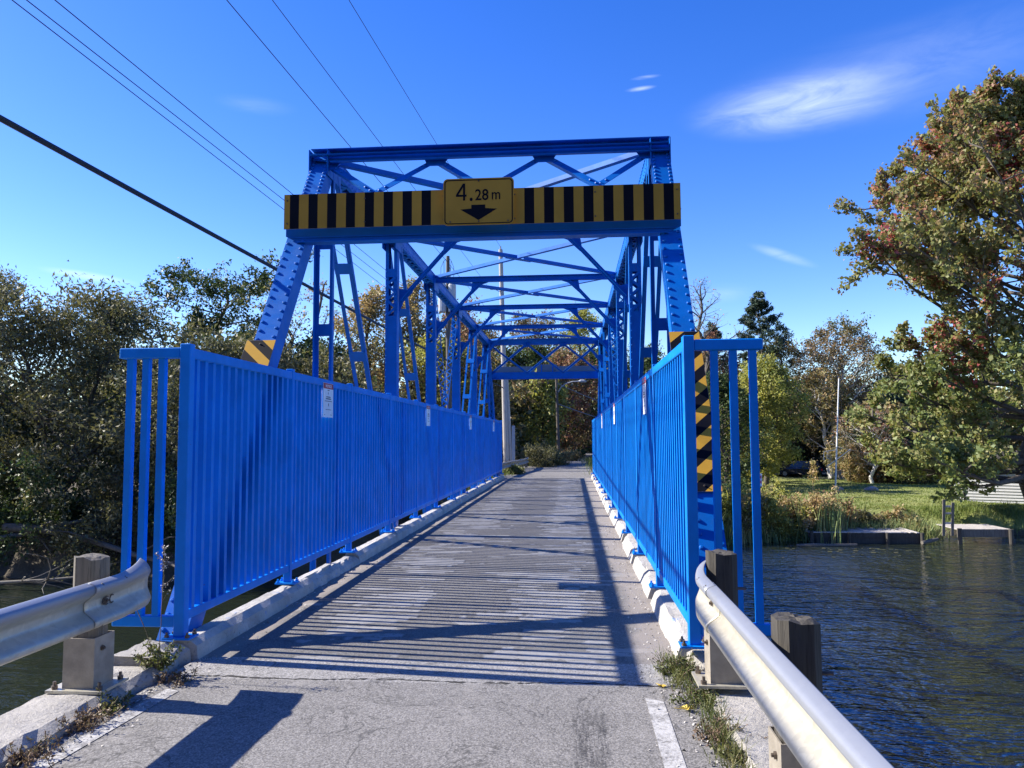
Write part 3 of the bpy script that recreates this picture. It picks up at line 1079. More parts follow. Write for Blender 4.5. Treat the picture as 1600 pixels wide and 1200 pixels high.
def portal(mirrored=False):
    def T(y):
        return y if not mirrored else (NODE[0] + NODE[7]) - y
    x0, x1 = XLT - 0.13, XRT + 0.13
    sy = 1 if not mirrored else -1

    def yface(z):     # the leaning front face of the end posts
        return 6.26 + z / 1.51
    # top strut: a sloping web with a wide top leg
    zt, zb = 5.80, 5.60
    m_ = MB()
    ya, yb = yface(zt) - 0.05, yface(zb) - 0.05
    m_.prism([(x0, T(ya), zt), (x1, T(ya), zt), (x1 - 0.01, T(yb), zb), (x0 + 0.30, T(yb), zb), (x0 + 0.05, T(yb - .0), zb + 0.04)], (0, 0.012 * sy, 0))
    m_.box(x0, x1, min(T(ya - 0.10), T(ya + 0.12)), max(T(ya - 0.10), T(ya + 0.12)), zt + 0.001, zt + 0.013)
    m_.box(x0 + 0.02, x1 - 0.02, min(T(yb - 0.075), T(yb + 0.012)), max(T(yb - 0.075), T(yb + 0.012)), zb + 0.085, zb + 0.095)
    m_.box(x0 + 0.3, x1 - 0.02, min(T(yb - 0.06), T(yb - 0.001)), max(T(yb - 0.06), T(yb - 0.001)), zb - 0.012, zb - 0.002)
    bpart(m_, 'portal_strut')
    # lower strut
    m_ = MB()
    zt2, zb2 = 4.54, 4.265
    yl = yface(4.35) - 0.055
    m_.prism([(x0, T(yl), zt2), (x1, T(yl), zt2), (x1, T(yl), zb2 + 0.08), (x1 - 0.16, T(yl), zb2), (x0 + 0.16, T(yl), zb2), (x0, T(yl), zb2 + 0.08)], (0, 0.012 * sy, 0))
    m_.box(x0 + .16, x1 - .16, min(T(yl - 0.06), T(yl + 0.10)), max(T(yl - 0.06), T(yl + 0.10)), zb2 - 0.012, zb2 - 0.001)
    m_.box(x0 + .04, x1 - .04, min(T(yl - 0.016), T(yl - 0.001)), max(T(yl - 0.016), T(yl - 0.001)), zb2 + 0.055, zb2 + 0.068)
    m_.box(x0, x1, min(T(yl - 0.04), T(yl + 0.012)), max(T(yl - 0.04), T(yl + 0.012)), zt2 + 0.001, zt2 + 0.013)
    bpart(m_, 'portal_strut')
    # crossed lattice between the two struts
    tops = [x0 + 0.22, x0 + 1.745, x0 + 3.225, x1 - 0.25]
    bots = [x0 + 0.25, x0 + 1.72, x0 + 3.20, x1 - 0.22]
    for i in range(3):
        for s in (0, 1):
            xa, xb = (tops[i], bots[i + 1]) if s == 0 else (tops[i + 1], bots[i])
            off = 0.018 + 0.016 * s
            p = Vector((xa, T(yface(5.62) + off), 5.62))
            q = Vector((xb, T(yface(4.50) + off), 4.50))
            m_ = MB()
            m_.bar(p, q, 0.085, 0.010, side=Vector((0, 0.55 * sy, 0.83)).cross(q - p).cross(q - p) if False else (q - p).cross(Vector((0, -0.828 * sy, 0.56))))
            n_ = Vector((0, -0.828 * sy, 0.56))
            m_.bar(p + n_ * -0.025, q + n_ * -0.025, 0.010, 0.045, side=(q - p).cross(n_), off=(0.036, 0))
            o = bpart(m_, 'portal_lattice')
            if not mirrored:
                qq = n_.to_track_quat('Z', 'Y').to_euler()
                for t in (0.10, 0.16, 0.42, 0.47):
                    inst('rivet', RIVET, o, p.lerp(q, t) + n_ * 0.006, qq)
    for i, xt in enumerate(tops):
        g = MB()
        yg = yface(5.5) - 0.012
        w = 0.17 if 0 < i < 3 else 0.20
        pl = [(xt - w, T(yface(5.64) + .008), 5.64), (xt + w, T(yface(5.64) + .008), 5.64), (xt + w * 0.6, T(yface(5.5) + .008), 5.50), (xt - w * 0.6, T(yface(5.5) + .008), 5.50)]
        g.prism(pl, (0, 0.008 * sy, 0))
        bpart(g, 'gusset_plate')


portal()
portal(True)

# ------------------------------------------------------------------ railings
ZB, ZTOP = 0.18, 2.618
RY0, PITCH, NPAN = 6.165, 2.362, 12
BAL = MB()
BAL.box(-0.025, 0.025, -0.025, 0.025, 0, 1)
BALM = BAL.mesh('baluster', M_RAIL)
bx = MB()
bx.box(-0.5, 0.5, -0.5, 0.5, 0, 1)
pm = MB()
pm.box(-0.045, 0.045, -0.045, 0.045, 0.0, ZTOP - ZB)
POSTM = bevel_mesh(pm.mesh('rail_post', M_RAIL), 0.006)
pm = MB()
pm.box(-0.04, 0.04, -0.036, 0.036, 0.0, ZTOP - ZB)
POSTM2 = bevel_mesh(pm.mesh('rail_post', M_RAIL), 0.006)
pm = MB()
pm.box(-0.115, 0.115, -0.085, 0.085, -0.016, 0.0)
PLATEM = pm.mesh('base_plate', M_RAIL)
bo = MB()
bo.tube([(0, 0, 0), (0, 0, 0.018)], 0.021, 6)
bo.tube([(0, 0, 0.018), (0, 0, 0.040)], 0.011, 6)
BOLTM = bo.mesh('anchor_bolt', M_RAIL)
BOLTM2 = bo.mesh('anchor_bolt', M_BOLT)


def railing(xc, out, label):
    rl = thing('bridge_railing', label, 'railing', (xc, RY0, ZB), 0, 'railings along the bridge deck')
    zr0, zr1 = 2.497 - ZB, 2.585 - ZB
    for i in range(NPAN + 1):
        y = i * PITCH
        po = inst('rail_post', POSTM if i in (0, NPAN) else POSTM2, rl, (0, y, 0))
        inst('base_plate', PLATEM, po, (0, 0, 0))
        for (dx, dy) in ((-0.088, -0.06), (0.088, -0.06), (0.088, 0.06), (-0.088, 0.06)):
            inst('anchor_bolt', BOLTM2 if i == 0 else BOLTM, po, (dx, dy, 0))
        if i < NPAN:
            r = MB()
            r.box(-0.038, 0.038, y + 0.046, y + PITCH - 0.046, zr0, zr1)
            r.build('top_rail', M_RAIL, rl, bevel=0.006)
            r = MB()
            r.box(-0.032, 0.032, y + 0.046, y + PITCH - 0.046, 0.302 - ZB, 0.378 - ZB)
            r.build('bottom_rail', M_RAIL, rl, bevel=0.005)
            for j in range(15):
                inst('baluster', BALM, rl, (0, y + 0.148 * (j + 1) - 0.003, 0.378 - ZB), scale=(1, 1, zr0 - 0.378 + ZB))
    for e in (0, NPAN):                                    # the return wing that closes the gap outside each end post
        y = e * PITCH
        xo = out * 0.585
        xa, xb = sorted((out * 0.046, xo))
        r = MB()
        r.box(xa, xb, y - 0.04, y + 0.04, zr0, zr1)
        r.build('top_rail', M_RAIL, rl, bevel=0.006)
        r = MB()
        r.box(xa, xb, y - 0.032, y + 0.032, 0.255 - ZB, 0.345 - ZB)
        r.build('bottom_rail', M_RAIL, rl, bevel=0.006)
        for d in (0.205, 0.355, 0.508) if out > 0 else (0.215, 0.357, 0.495):
            inst('baluster', BALM, rl, (out * d, y, 0.345 - ZB), scale=(1.1, 1.1, zr0 - 0.345 + ZB))
    return rl


railing(-3.263, -1, 'tall blue baluster railing on the left kerb, its road side in shade')
railing(0.937, 1, 'tall blue baluster railing on the right kerb, its road side in full sun')

# ------------------------------------------------------------------ signs
def text_mesh(s, size, name, mat, extrude=0.001, bold=0.0, xs=1.0):
    cu_ = bpy.data.curves.new('txt', 'FONT')
    cu_.body = s
    cu_.size = size
    cu_.align_x = 'LEFT'
    cu_.align_y = 'BOTTOM_BASELINE'
    cu_.extrude = extrude
    cu_.offset = bold
    cu_.resolution_u = 4
    to = bpy.data.objects.new('txt', cu_)
    COL.objects.link(to)
    bpy.context.view_layer.update()
    me = bpy.data.meshes.new_from_object(to.evaluated_get(bpy.context.evaluated_depsgraph_get()))
    me.name = name
    bpy.data.objects.remove(to)
    me.transform(Matrix.Scale(xs, 4, (1, 0, 0)))
    me.materials.clear()
    me.materials.append(mat)
    co = [v.co for v in me.vertices]
    return me, min(c.x for c in co), max(c.x for c in co)


def hazard_board(x0, x1, y, z0, z1, stripes, label, facing=-1):
    t = thing('hazard_board', label, 'hazard board', (x0, y, z0), 0, 'striped boards across the portals')
    cuts = [(x0, False)]
    for a, b_ in stripes:
        cuts += [(a, True), (b_, False)]
    cuts.append((x1, None))
    m_ = MB()
    m_.box(0, x1 - x0, 0, 0.012, 0, z1 - z0, 2)
    for (a, blk), (b_, _) in zip(cuts[:-1], cuts[1:]):
        yy_ = -0.0015 if facing < 0 else 0.0135
        f = [(a - x0, yy_, 0.0015), (b_ - x0, yy_, 0.0015), (b_ - x0, yy_, z1 - z0 - 0.0015), (a - x0, yy_, z1 - z0 - 0.0015)]
        m_.add(f if facing < 0 else f[::-1], [(0, 1, 2, 3)], 1 if blk else 0)
    m_.build('board_panel', [M_SHADEYELLOW, M_BLACK, M_SIGNBACK], t)
    if facing < 0:
        for fx in (0.02, 0.5, 0.98):
            for fz in (0.15, 0.82):
                inst('bolt', BOLTM2, t, ((x1 - x0) * fx, -0.002, (z1 - z0) * fz), (R_(90), 0, 0), (0.5, 0.5, 0.35))
    return t


def stripe_list(first, n, w=0.1055, p=0.2115):
    return [(first + i * p, first + i * p + w) for i in range(n)]


BY = 8.965
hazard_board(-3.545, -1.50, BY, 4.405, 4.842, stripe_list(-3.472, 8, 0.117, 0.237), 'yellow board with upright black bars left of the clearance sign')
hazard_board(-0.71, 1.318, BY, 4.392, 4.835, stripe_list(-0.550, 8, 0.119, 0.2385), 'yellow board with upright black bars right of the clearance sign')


def rounded(w, h, r, y, n=6):
    pts = []
    for cx_, cz_, a0 in ((w - r, r, -90), (w - r, h - r, 0), (r, h - r, 90), (r, r, 180)):
        for k in range(n + 1):
            a = R_(a0 + 90 * k / n)
            pts.append((cx_ + r * math.cos(a), y, cz_ + r * math.sin(a)))
    return pts


SW, SH = 0.865, 0.580
cs = thing('clearance_sign', 'yellow height sign reading 4.28 m above a black down arrow', 'sign', (-1.538, 8.925, 4.380))
m_ = MB()
m_.prism(rounded(SW, SH, 0.055, 0.0), (0, 0.008, 0))
m_.build('sign_panel', M_SHADEYELLOW, cs)
m_ = MB()
o1, o2 = rounded(SW - 0.03, SH - 0.03, 0.045, 0), rounded(SW - 0.056, SH - 0.056, 0.034, 0)
k_ = len(o1)
m_.add([(p[0] + 0.015, -0.0015, p[2] + 0.015) for p in o1] + [(p[0] + 0.028, -0.0015, p[2] + 0.028) for p in o2],
       [(i, (i + 1) % k_, k_ + (i + 1) % k_, k_ + i) for i in range(k_)])
m_.build('sign_border', M_BLACK, cs)
for s, size, xl, zb_, wid, bold in (('.', 0.26, 0.325, 0.305, 0.036, 0.006), ('28', 0.192, 0.392, 0.307, 0.162, 0.002), ('m', 0.190, 0.595, 0.311, 0.102, 0.001)):
    me, a, b_ = text_mesh(s, size, 'lettering', M_BLACK, 0.0008, bold)
    sc = wid / (b_ - a)
    inst('lettering', me, cs, (xl - a * sc, -0.0022, zb_), (R_(90), 0, 0), (sc, 1, 1))
m_ = MB()                                                # the large 4, cut from strips of sheeting
for q in ([(0.086, 0), (0.113, 0), (0.113, 0.212), (0.086, 0.212)], [(0, 0.048), (0.086, 0.048), (0.086, 0.074), (0.0, 0.074)], [(0.113, 0.048), (0.130, 0.048), (0.130, 0.074), (0.113, 0.074)],
          [(0.0, 0.074), (0.031, 0.074), (0.086, 0.165), (0.086, 0.212)]):
    m_.add([(0.157 + x, -0.0018, 0.305 + z) for x, z in q], [(0, 1, 2, 3)])
m_.build('lettering', M_BLACK, cs)
m_ = MB()
ar = [(0.210, 0.195), (0.345, 0.205), (0.345, 0.250), (0.515, 0.250), (0.515, 0.205), (0.660, 0.195), (0.432, 0.060)]
ar = [(x, -0.0015, z) for x, z in ar]
m_.add(ar, [tuple(range(7))])
m_.build('arrow', M_BLACK, cs)
for bx_, bz_ in ((0.435, 0.545), (0.435, 0.045), (0.085, 0.045), (0.79, 0.045)):
    inst('bolt', BOLTM2, cs, (bx_, -0.001, bz_), (R_(90), 0, 0), (0.5, 0.5, 0.35))

# the boards on the far portal show only their backs
FY = NODE[0] + NODE[7] - 8.965
hazard_board(-3.16, -1.545, FY, 4.405, 4.80, stripe_list(-3.10, 7), 'grey back of the board left of the sign on the far portal', 1)
hazard_board(-0.665, 1.06, FY, 4.405, 4.80, stripe_list(-0.6, 7), 'grey back of the board right of the sign on the far portal', 1)
t = thing('clearance_sign', 'grey back of the height sign on the far portal of the bridge', 'sign', (-1.46, FY + 0.03, 4.38))
m_ = MB()
m_.prism(rounded(0.86, 0.50, 0.05, 0.0), (0, 0.008, 0))
m_.build('sign_panel', M_SIGNBACK, t)
m_ = MB()
for x in (0.2, 0.66):
    m_.box(x - 0.02, x + 0.02, -0.022, -0.001, -0.05, 0.49)
m_.build('sign_bracket', M_BLUE, t)


def hazard_marker(x0, x1, zlo, zhi, slant, label):
    """diagonal black and yellow marker lying on the sloping face of an end post"""
    def face(z):
        return 6.26 + z / 1.51 - 0.028
    t = thing('hazard_marker', label, 'hazard marker', (x0, face(zlo), zlo), 0, 'diagonal markers on the end posts')
    up = Vector((0, face(zhi) - face(zlo), zhi - zlo))
    L = up.length
    up.normalize()
    nrm = Vector((0, -up.z, up.y))
    w = x1 - x0
    m_ = MB()

    def P(a, h, d):
        return Vector((a, 0, 0)) + up * h + nrm * d
    m_.add([P(0, 0, 0), P(w, 0, 0), P(w, L, 0), P(0, L, 0), P(0, 0, .005), P(w, 0, .005), P(w, L, .005), P(0, L, .005)],
           [(0, 3, 2, 1), (0, 1, 5, 4), (1, 2, 6, 5), (2, 3, 7, 6), (3, 0, 4, 7), (4, 5, 6, 7)], 2)
    per, hw = 0.30, 0.15

    def clip(poly, axis_, lim, keep_less):
        out_ = []
        for i in range(len(poly)):
            a, b_ = poly[i], poly[(i + 1) % len(poly)]
            ina = a[axis_] <= lim if keep_less else a[axis_] >= lim
            inb = b_[axis_] <= lim if keep_less else b_[axis_] >= lim
            if ina:
                out_.append(a)
            if ina != inb:
                tt = (lim - a[axis_]) / (b_[axis_] - a[axis_])
                out_.append(tuple(a[k] + (b_[k] - a[k]) * tt for k in range(2)))
        return out_
    rise = slant * w * 0.95
    k = -6
    while k * hw < L + 1:
        h0 = k * hw
        poly = [(0, h0), (w, h0 + rise), (w, h0 + rise + hw), (0, h0 + hw)]
        poly = clip(clip(poly, 1, 0.003, False), 1, L - 0.003, True) if poly else []
        if len(poly) >= 3:
            m_.add([P(max(.002, min(w - .002, a)), h, 0.0062) for a, h in poly], [tuple(range(len(poly)))], k % 2)
        k += 1
    m_.build('marker_panel', [M_YELLOW, M_BLACK, M_SIGNBACK], t)
    for h in (0.06, L * 0.5, L - 0.06):
        inst('bolt', BOLTM2, t, P(w * 0.5, h, 0.007), nrm.to_track_quat('Z', 'Y').to_euler(), (0.5, 0.5, 0.4))
    return t


hazard_marker(1.045, 1.365, 1.30, 2.93, 1, 'tall diagonal striped marker on the right end post behind the wing rail')
hazard_marker(-3.63, -3.295, 1.30, 2.91, -1, 'diagonal striped marker peeping over the left railing on the end post')


def notice(x, y, face, label, w=0.40):
    t = thing('notice_sign', label, 'notice', (x, y, 2.09), 0, 'white notices hung on the railings')
    m_ = MB()
    m_.box(0 if face < 0 else -0.006, 0.006 if face < 0 else 0.0, 0, w, 0, 0.45)
    m_.build('notice_board', M_WHITE, t)
    m_ = MB()
    xf = 0.0075 * (1 if face < 0 else -1)
    m_.box(min(xf, 0), max(xf, 0), 0.004, w - 0.004, 0.375, 0.446)
    m_.build('header_panel', M_RED, t)
    flip = -1 if face > 0 else 1

    def F(a, z, dd=0.0005):      # a runs left to right as read
        return (xf + dd * (1 if face < 0 else -1), a if face < 0 else w - a, z)
    me, a, b_ = text_mesh('NOTICE', 0.052, 'lettering', M_WHITE, 0.0005, 0.001)
    sc = 0.6 * w / (b_ - a)
    o = inst('lettering', me, t, F(0.2 * w, 0.393, 0.001), (R_(90), 0, R_(90) if face < 0 else R_(-90)), (sc, 1, 1))
    # the body print is too small to read in the photograph: rules and two pictograms
    k = 0
    ink = MB()
    for (a0, a1, z0, z1) in ((0.40, 0.60, .350, .360), (0.28, .72, .262, .274), (0.24, .76, .236, .250), (0.14, .86, .208, .216), (0.22, .80, .098, .104), (.08, .18, .03, .036), (.70, .88, .03, .036)):
        p0, p1 = F(a0 * w, z0), F(a1 * w, z1)
        ink.add([p0, (p0[0], p1[1], p0[2]), p1, (p0[0], p0[1], p1[2])], [(0, 1, 2, 3)])
    for (ca, cz_, r) in ((0.48, 0.315, 0.018), (0.52, 0.165, 0.024)):
        c_ = F(ca * w, cz_)
        ink.add([(c_[0], c_[1] + r * 0.9 * math.cos(2 * PI * i / 7 + .3) * (1 if i % 2 else .55), c_[2] + r * math.sin(2 * PI * i / 7 + .3)) for i in range(7)], [tuple(range(7))])
    ink.build('notice_print', M_INK, t)
    return t


for i, y in enumerate((9.56, 16.55, 23.65, 30.75)):
    notice(-3.222, y, -1, ('white notice with red header nearest us on the left railing', 'second white notice along the left railing', 'third white notice along the left railing', 'small farthest white notice at the end of the left railing')[i])
for i, y in enumerate((9.25, 16.1, 22.9)):
    notice(0.897, y, 1, ('nearest notice seen edge-on on the right railing', 'second notice seen edge-on on the right railing', 'farthest notice seen edge-on on the right railing')[i])
# ------------------------------------------------------------------ guardrails
def w_profile(scale=1.0, depth=0.083, n=44):
    """half-turned W: returns (out, z) pairs, out towards the road"""
    pts = []
    H = 0.312 * scale
    for i in range(n + 1):
        t = i / n
        z = -H / 2 + H * t
        u = abs(z) / (H / 2)              # 0 at the valley, 1 at the lips
        o = float(np.interp(u, [0, 0.13, 0.20, 0.30, 0.50, 0.58, 0.64, 0.78, 0.84, 0.90, 1.0], [0, 0.01, 0.07, 0.30, 0.80, 0.95, 1.0, 1.0, 0.95, 0.80, 0.28]))
        pts.append((o * depth, z))
    return pts


def w_sheet(stations, th=0.005, n=44):
    """stations: (point, out direction, height scale, depth, shear) along the rail; gives a closed thin sheet"""
    mbm = MB()
    rows_f, rows_b = [], []
    vs = []
    for (p, out, hs, dp, curl) in stations:
        pr = w_profile(hs, dp, n)
        p, out = Vector(p), Vector(out).normalized()
        for k, (o, z) in enumerate(pr):
            t = k / n
            c = curl(t) if callable(curl) else curl
            vs.append(p + out * (o + c) + Vector((0, 0, z)))
    ns, np_ = len(stations), n + 1
    back = []
    for i, (p, out, *_r) in enumerate(stations):
        for k in range(np_):
            back.append(vs[i * np_ + k] - Vector(out).normalized() * th)
    fs = []
    M = ns * np_
    for i in range(ns - 1):
        for k in range(np_ - 1):
            a, b_, c, d = i * np_ + k, i * np_ + k + 1, (i + 1) * np_ + k + 1, (i + 1) * np_ + k
            fs.append((a, b_, c, d))
            fs.append((M + d, M + c, M + b_, M + a))
        for k in (0, np_ - 1):
            a, d = i * np_ + k, (i + 1) * np_ + k
            fs.append((a, d, M + d, M + a))
    for i in (0, ns - 1):
        for k in range(np_ - 1):
            a, b_ = i * np_ + k, i * np_ + k + 1
            fs.append((a, M + a, M + b_, b_))
    mbm.add(vs + back, fs)
    return mbm


sl = MB()
TH = 0.008
for (x0, x1, y0, y1) in ((-.112, .112, -.112, -.112 + TH), (-.112, .112, .112 - TH, .112), (-.112, -.112 + TH, -.112 + TH, .112 - TH), (.112 - TH, .112, -.112 + TH, .112 - TH)):
    sl.box(x0, x1, y0, y1, 0, 0.34)
SLEEVE = sl.mesh('post_sleeve', M_GREYSTEEL)
pl_ = MB()
pl_.box(-0.20, 0.20, -0.16, 0.16, 0.0, 0.018)
GPLATE = pl_.mesh('base_plate', M_GALV)


def wood_post(seed, w=0.19, d=0.19, h=0.90):
    r = random.Random(seed)
    m_ = MB()
    nz_, ns_ = 7, 12
    ring = []
    for k in range(ns_):
        a = 2 * PI * k / ns_
        ca, sa = math.cos(a), math.sin(a)
        q_ = max(abs(ca), abs(sa))
        ring.append((ca / q_ * w / 2 * (0.985 if q_ < .9 else 1), sa / q_ * d / 2 * (0.985 if q_ < .9 else 1)))
    vs = []
    for j in range(nz_):
        z = h * j / (nz_ - 1)
        for (x, y) in ring:
            e = 0.004
            vs.append((x * (1 + r.uniform(-e, e) * 4), y * (1 + r.uniform(-e, e) * 4), z + (r.uniform(-0.012, 0.012) - 0.012 * x / w if j == nz_ - 1 else 0)))
    for (f_) in (0.66, 0.33):
        for (x, y) in ring:
            vs.append((x * f_, y * f_, h + r.uniform(-0.006, 0.012)))
    vs.append((0, 0, h + 0.004))
    fs = []
    for j in range(nz_ + 1):
        for k in range(ns_):
            fs.append((j * ns_ + k, j * ns_ + (k + 1) % ns_, (j + 1) * ns_ + (k + 1) % ns_, (j + 1) * ns_ + k))
    L_ = (nz_ + 1) * ns_
    for k in range(ns_):
        fs.append((L_ + k, L_ + (k + 1) % ns_, L_ + ns_))
    m_.add(vs, fs)
    return m_


def guardrail(side, label, x_face, y_end, posts, zc, zp, xp, extra_z):
    """side -1 left (bulges towards +x), +1 right; the beam runs from behind the camera to y_end and ends in a flared end section"""
    out = Vector((-side, 0, 0))
    g = thing('guardrail', label, 'guardrail', (x_face, y_end, 0), 0, 'guardrails on the near approach')
    base = Vector((x_face, y_end, 0))
    st = [((0, y - y_end, zc(y)), out, 1.0, 0.083, 0.0) for y in np.arange(-12, y_end - 0.60, 0.55)] + [((0, -0.62, zc(y_end - .62)), out, 1.0, 0.083, 0.0)]
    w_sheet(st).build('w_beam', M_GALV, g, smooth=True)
    es = []
    for i in range(13):
        t = i / 12
        y = -0.74 + 0.74 * t
        fl = max(0, (t - 0.45) / 0.55)
        hs = 1.0 + 0.16 * fl ** 1.5
        dp = 0.083 * (1 - 0.62 * fl ** 1.4)
        curl = (lambda fl_: (lambda u: 0.006 - 0.07 * fl_ ** 2.2 * (max(0, (u - 0.72) / 0.28)) ** 1.3 - 0.03 * fl_ ** 2 * (max(0, (0.2 - u) / 0.2))))(fl)
        es.append(((0, y, zc(y_end) + 0.022 * fl), out, hs, dp, curl))
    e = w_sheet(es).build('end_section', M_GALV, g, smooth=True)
    # slotted bolts on the lap
    for (dy, dz) in ((-0.66, 0.125), (-0.40, 0.125), (-0.66, -0.125), (-0.52, 0.0)):
        inst('bolt', BOLTM2 if dz else BOLTM2, g, (out.x * (0.068 if dz else 0.012), dy, zc(y_end) + dz), (0, R_(90) * out.x, 0), (0.9, 0.9, 0.45))
    if side < 0:
        # the two curved stamps pressed into the end section's valley
        em = MB()
        for cx_, r_, a0, a1 in ((-0.515, 0.026, 60, 300), (-0.455, 0.026, 60, 300), (-0.540, 0.020, 90, 270)):
            pts = [Vector((out.x * 0.016, cx_ + r_ * math.cos(R_(a)) * 1.0, zc(y_end) + r_ * math.sin(R_(a)))) for a in np.linspace(a0, a1, 9)]
            em.tube(pts, 0.005, 5)
        em.build('stamped_mark', M_BOLT, e)
    for i, y in enumerate(posts):
        wp = wood_post(50 + i + (10 if side > 0 else 0), 0.198, 0.198, 0.80).build('guard_post', M_POSTWOOD if side < 0 else M_DARKPOST, g, (xp - x_face, y - y_end, zp(y) + 0.09))
        sv_ = inst('post_sleeve', SLEEVE, g, (xp - x_face, y - y_end, zp(y) + 0.014))
        bp_ = inst('base_plate', GPLATE, g, (xp - x_face - 0.0, y - y_end, zp(y)))
        for (dx, dy) in ((-0.16, -0.12), (0.16, -0.12), (0.16, 0.12), (-0.16, 0.12)):
            inst('anchor_bolt', BOLTM2, bp_, (dx, dy, 0.018), (0, 0, rnd.uniform(0, 1)), (1.0, 1.0, 1.25))
        inst('bolt', BOLTM2, sv_, (out.x * 0.112, -0.03, 0.26), (0, R_(90) * out.x, 0), (0.9, 0.9, 0.6))
        rod = MB()
        rod.tube([(side * 0.09, 0.0, 0.55), (side * 0.165, 0.0, 0.55)], 0.011, 6)
        rod.build('through_bolt', M_BOLT, wp)
    return g


guardrail(-1, 'galvanised guardrail on weathered wood posts, low at the left edge of the road', -3.195, 5.52,
          (5.13, 3.23, 1.33, -0.57), lambda y: 0.715, lambda y: 0.098, -3.375, 0)
guardrail(1, 'sunlit cream and silver guardrail running past us at the right edge of the road', 0.905, 5.62,
          (5.50, 3.72, 1.85, 0.0), lambda y: 0.72, lambda y: 0.058 if y < 5 else 0.10, 1.035, 0)

# far guardrails beyond the bridge
def far_guardrail(label, pts, out_sign, z):
    g = thing('guardrail', label, 'guardrail', pts[0] + (0,), 0, 'guardrails beyond the bridge')
    P0 = Vector((pts[0][0], pts[0][1], 0))
    st = []
    for i, p in enumerate(pts):
        a = Vector(pts[min(i + 1, len(pts) - 1)]) - Vector(pts[max(i - 1, 0)])
        o = Vector((a.y, -a.x, 0)).normalized() * out_sign
        gz = max(float(ground_z(p[0], p[1])), -0.45)
        st.append((Vector((p[0], p[1], gz + z)) - P0, o, 1.0, 0.083, 0.0))
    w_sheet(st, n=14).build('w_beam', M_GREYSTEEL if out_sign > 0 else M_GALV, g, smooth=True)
    for i in range(0, len(pts), 2):
        p = st[i][0] - st[i][1].normalized() * 0.10
        m_ = MB()
        m_.box(p.x - 0.08, p.x + 0.08, p.y - 0.08, p.y + 0.08, p.z - 1.2, p.z + 0.17)
        m_.build('guard_post', M_POSTWOOD, g)
    return g


far_guardrail('dull guardrail curving away left of the road beyond the bridge', [(-3.35, 34.9), (-3.3, 36.5), (-3.2, 38.5), (-2.95, 40.5), (-2.75, 42.5), (-2.7, 44.5), (-2.75, 46.5)], 1, 0.52)
far_guardrail('short pale guardrail at the far right end of the bridge', [(1.25, 35.2), (1.22, 37.0), (1.2, 39.0), (1.25, 41.0), (1.3, 43.0)], -1, 0.55)

# ------------------------------------------------------------------ utility poles, wires
def tapered(m_, p, q, r0, r1, n=12):
    m_.tube([p, Vector(p).lerp(Vector(q), 0.5), q], [r0, (r0 + r1) / 2, r1], n)


PX, PY = -3.62, 41.5
pole = thing('utility_pole', 'tall silver wooden utility pole just past the left end of the bridge', 'utility pole', (PX, PY, float(ground_z(PX, PY))))
zg = float(ground_z(PX, PY))
m_ = MB()
tapered(m_, (0, 0, -0.3), (-0.28, 0, 12.35 - zg), 0.17, 0.115)
m_.build('pole_shaft', M_POLEWOOD, pole)
m_ = MB()
tapered(m_, (0.27, 0.05, -0.3), (-0.02, 0, 5.6 - zg), 0.12, 0.11)
m_.build('stub_pole', M_POLEWOOD, pole)
m_ = MB()
m_.box(0.30, 0.46, -0.05, 0.12, 0.4 - zg, 2.5 - zg)
m_.build('conduit_guard', M_TANK, pole)
for z in (10.1, 8.75):
    m_ = MB()
    m_.tube([(-0.30, -0.1, z - zg + 0.02), (-0.72, -0.1, z - zg + 0.02)], 0.018, 6)
    m_.tube([(-0.26, -0.1, z - zg - 0.12), (-0.36, -0.1, z - zg - 0.15), (-0.55, -0.1, z - zg - 0.04)], 0.016, 6)
    o = m_.build('standoff_bracket', M_BOLT, pole)
    m_ = MB()
    m_.tube([(-0.50 - 0.045 * i, -0.1, z - zg + 0.0) for i in range(9)], [0.03, 0.055, 0.03, 0.055, 0.03, 0.055, 0.03, 0.05, 0.03], 8)
    m_.build('insulator', M_PORC, o)
m_ = MB()
m_.tube([(-0.28, 0, 12.35 - zg), (-0.28, 0, 12.55 - zg)], [0.05, 0.03], 8)
m_.build('pole_top_pin', M_PORC, pole)

TX, TY = -7.05, 42.5
zt_ = float(ground_z(TX, TY))
tp = thing('utility_pole', 'old utility pole with a cluster of grey transformers seen through the truss', 'utility pole', (TX, TY, zt_))
m_ = MB()
tapered(m_, (0.1, 0, -0.3), (0, 0, 10.4 - zt_), 0.17, 0.13)
m_.build('pole_shaft', M_OLDPOLE, tp)
for (dx, dy) in ((-0.28, -0.22), (0.28, -0.22), (0.0, 0.34)):
    m_ = MB()
    m_.tube([(dx, dy, 9.0 - zt_), (dx, dy, 9.06 - zt_), (dx, dy, 10.55 - zt_), (dx, dy, 10.65 - zt_)], [0.2, 0.23, 0.23, 0.16], 12)
    o = m_.build('transformer', M_TANK, tp)
    for s in (-0.1, 0.1):
        m_ = MB()
        m_.tube([(dx + s, dy, 10.62 - zt_ + 0.05 * i) for i in range(8)], [0.03, 0.05, 0.03, 0.05, 0.03, 0.05, 0.03, 0.02], 7)
        m_.build('bushing', M_PORC, o)
        m_ = MB()
        m_.tube([(dx + s, dy, 10.95 - zt_), (dx + s * .9, dy * .9, 11.6 - zt_), (dx * 0.75, dy * .6, 12.0 - zt_), (dx * .3, 0, 12.15 - zt_)], 0.014, 5)
        m_.build('lead_wire', M_WIRE, o)
m_ = MB()
m_.box(-1.30, 0.25, -0.06, 0.06, 8.38 - zt_, 8.50 - zt_)
o = m_.build('cross_arm', M_OLDPOLE, tp)
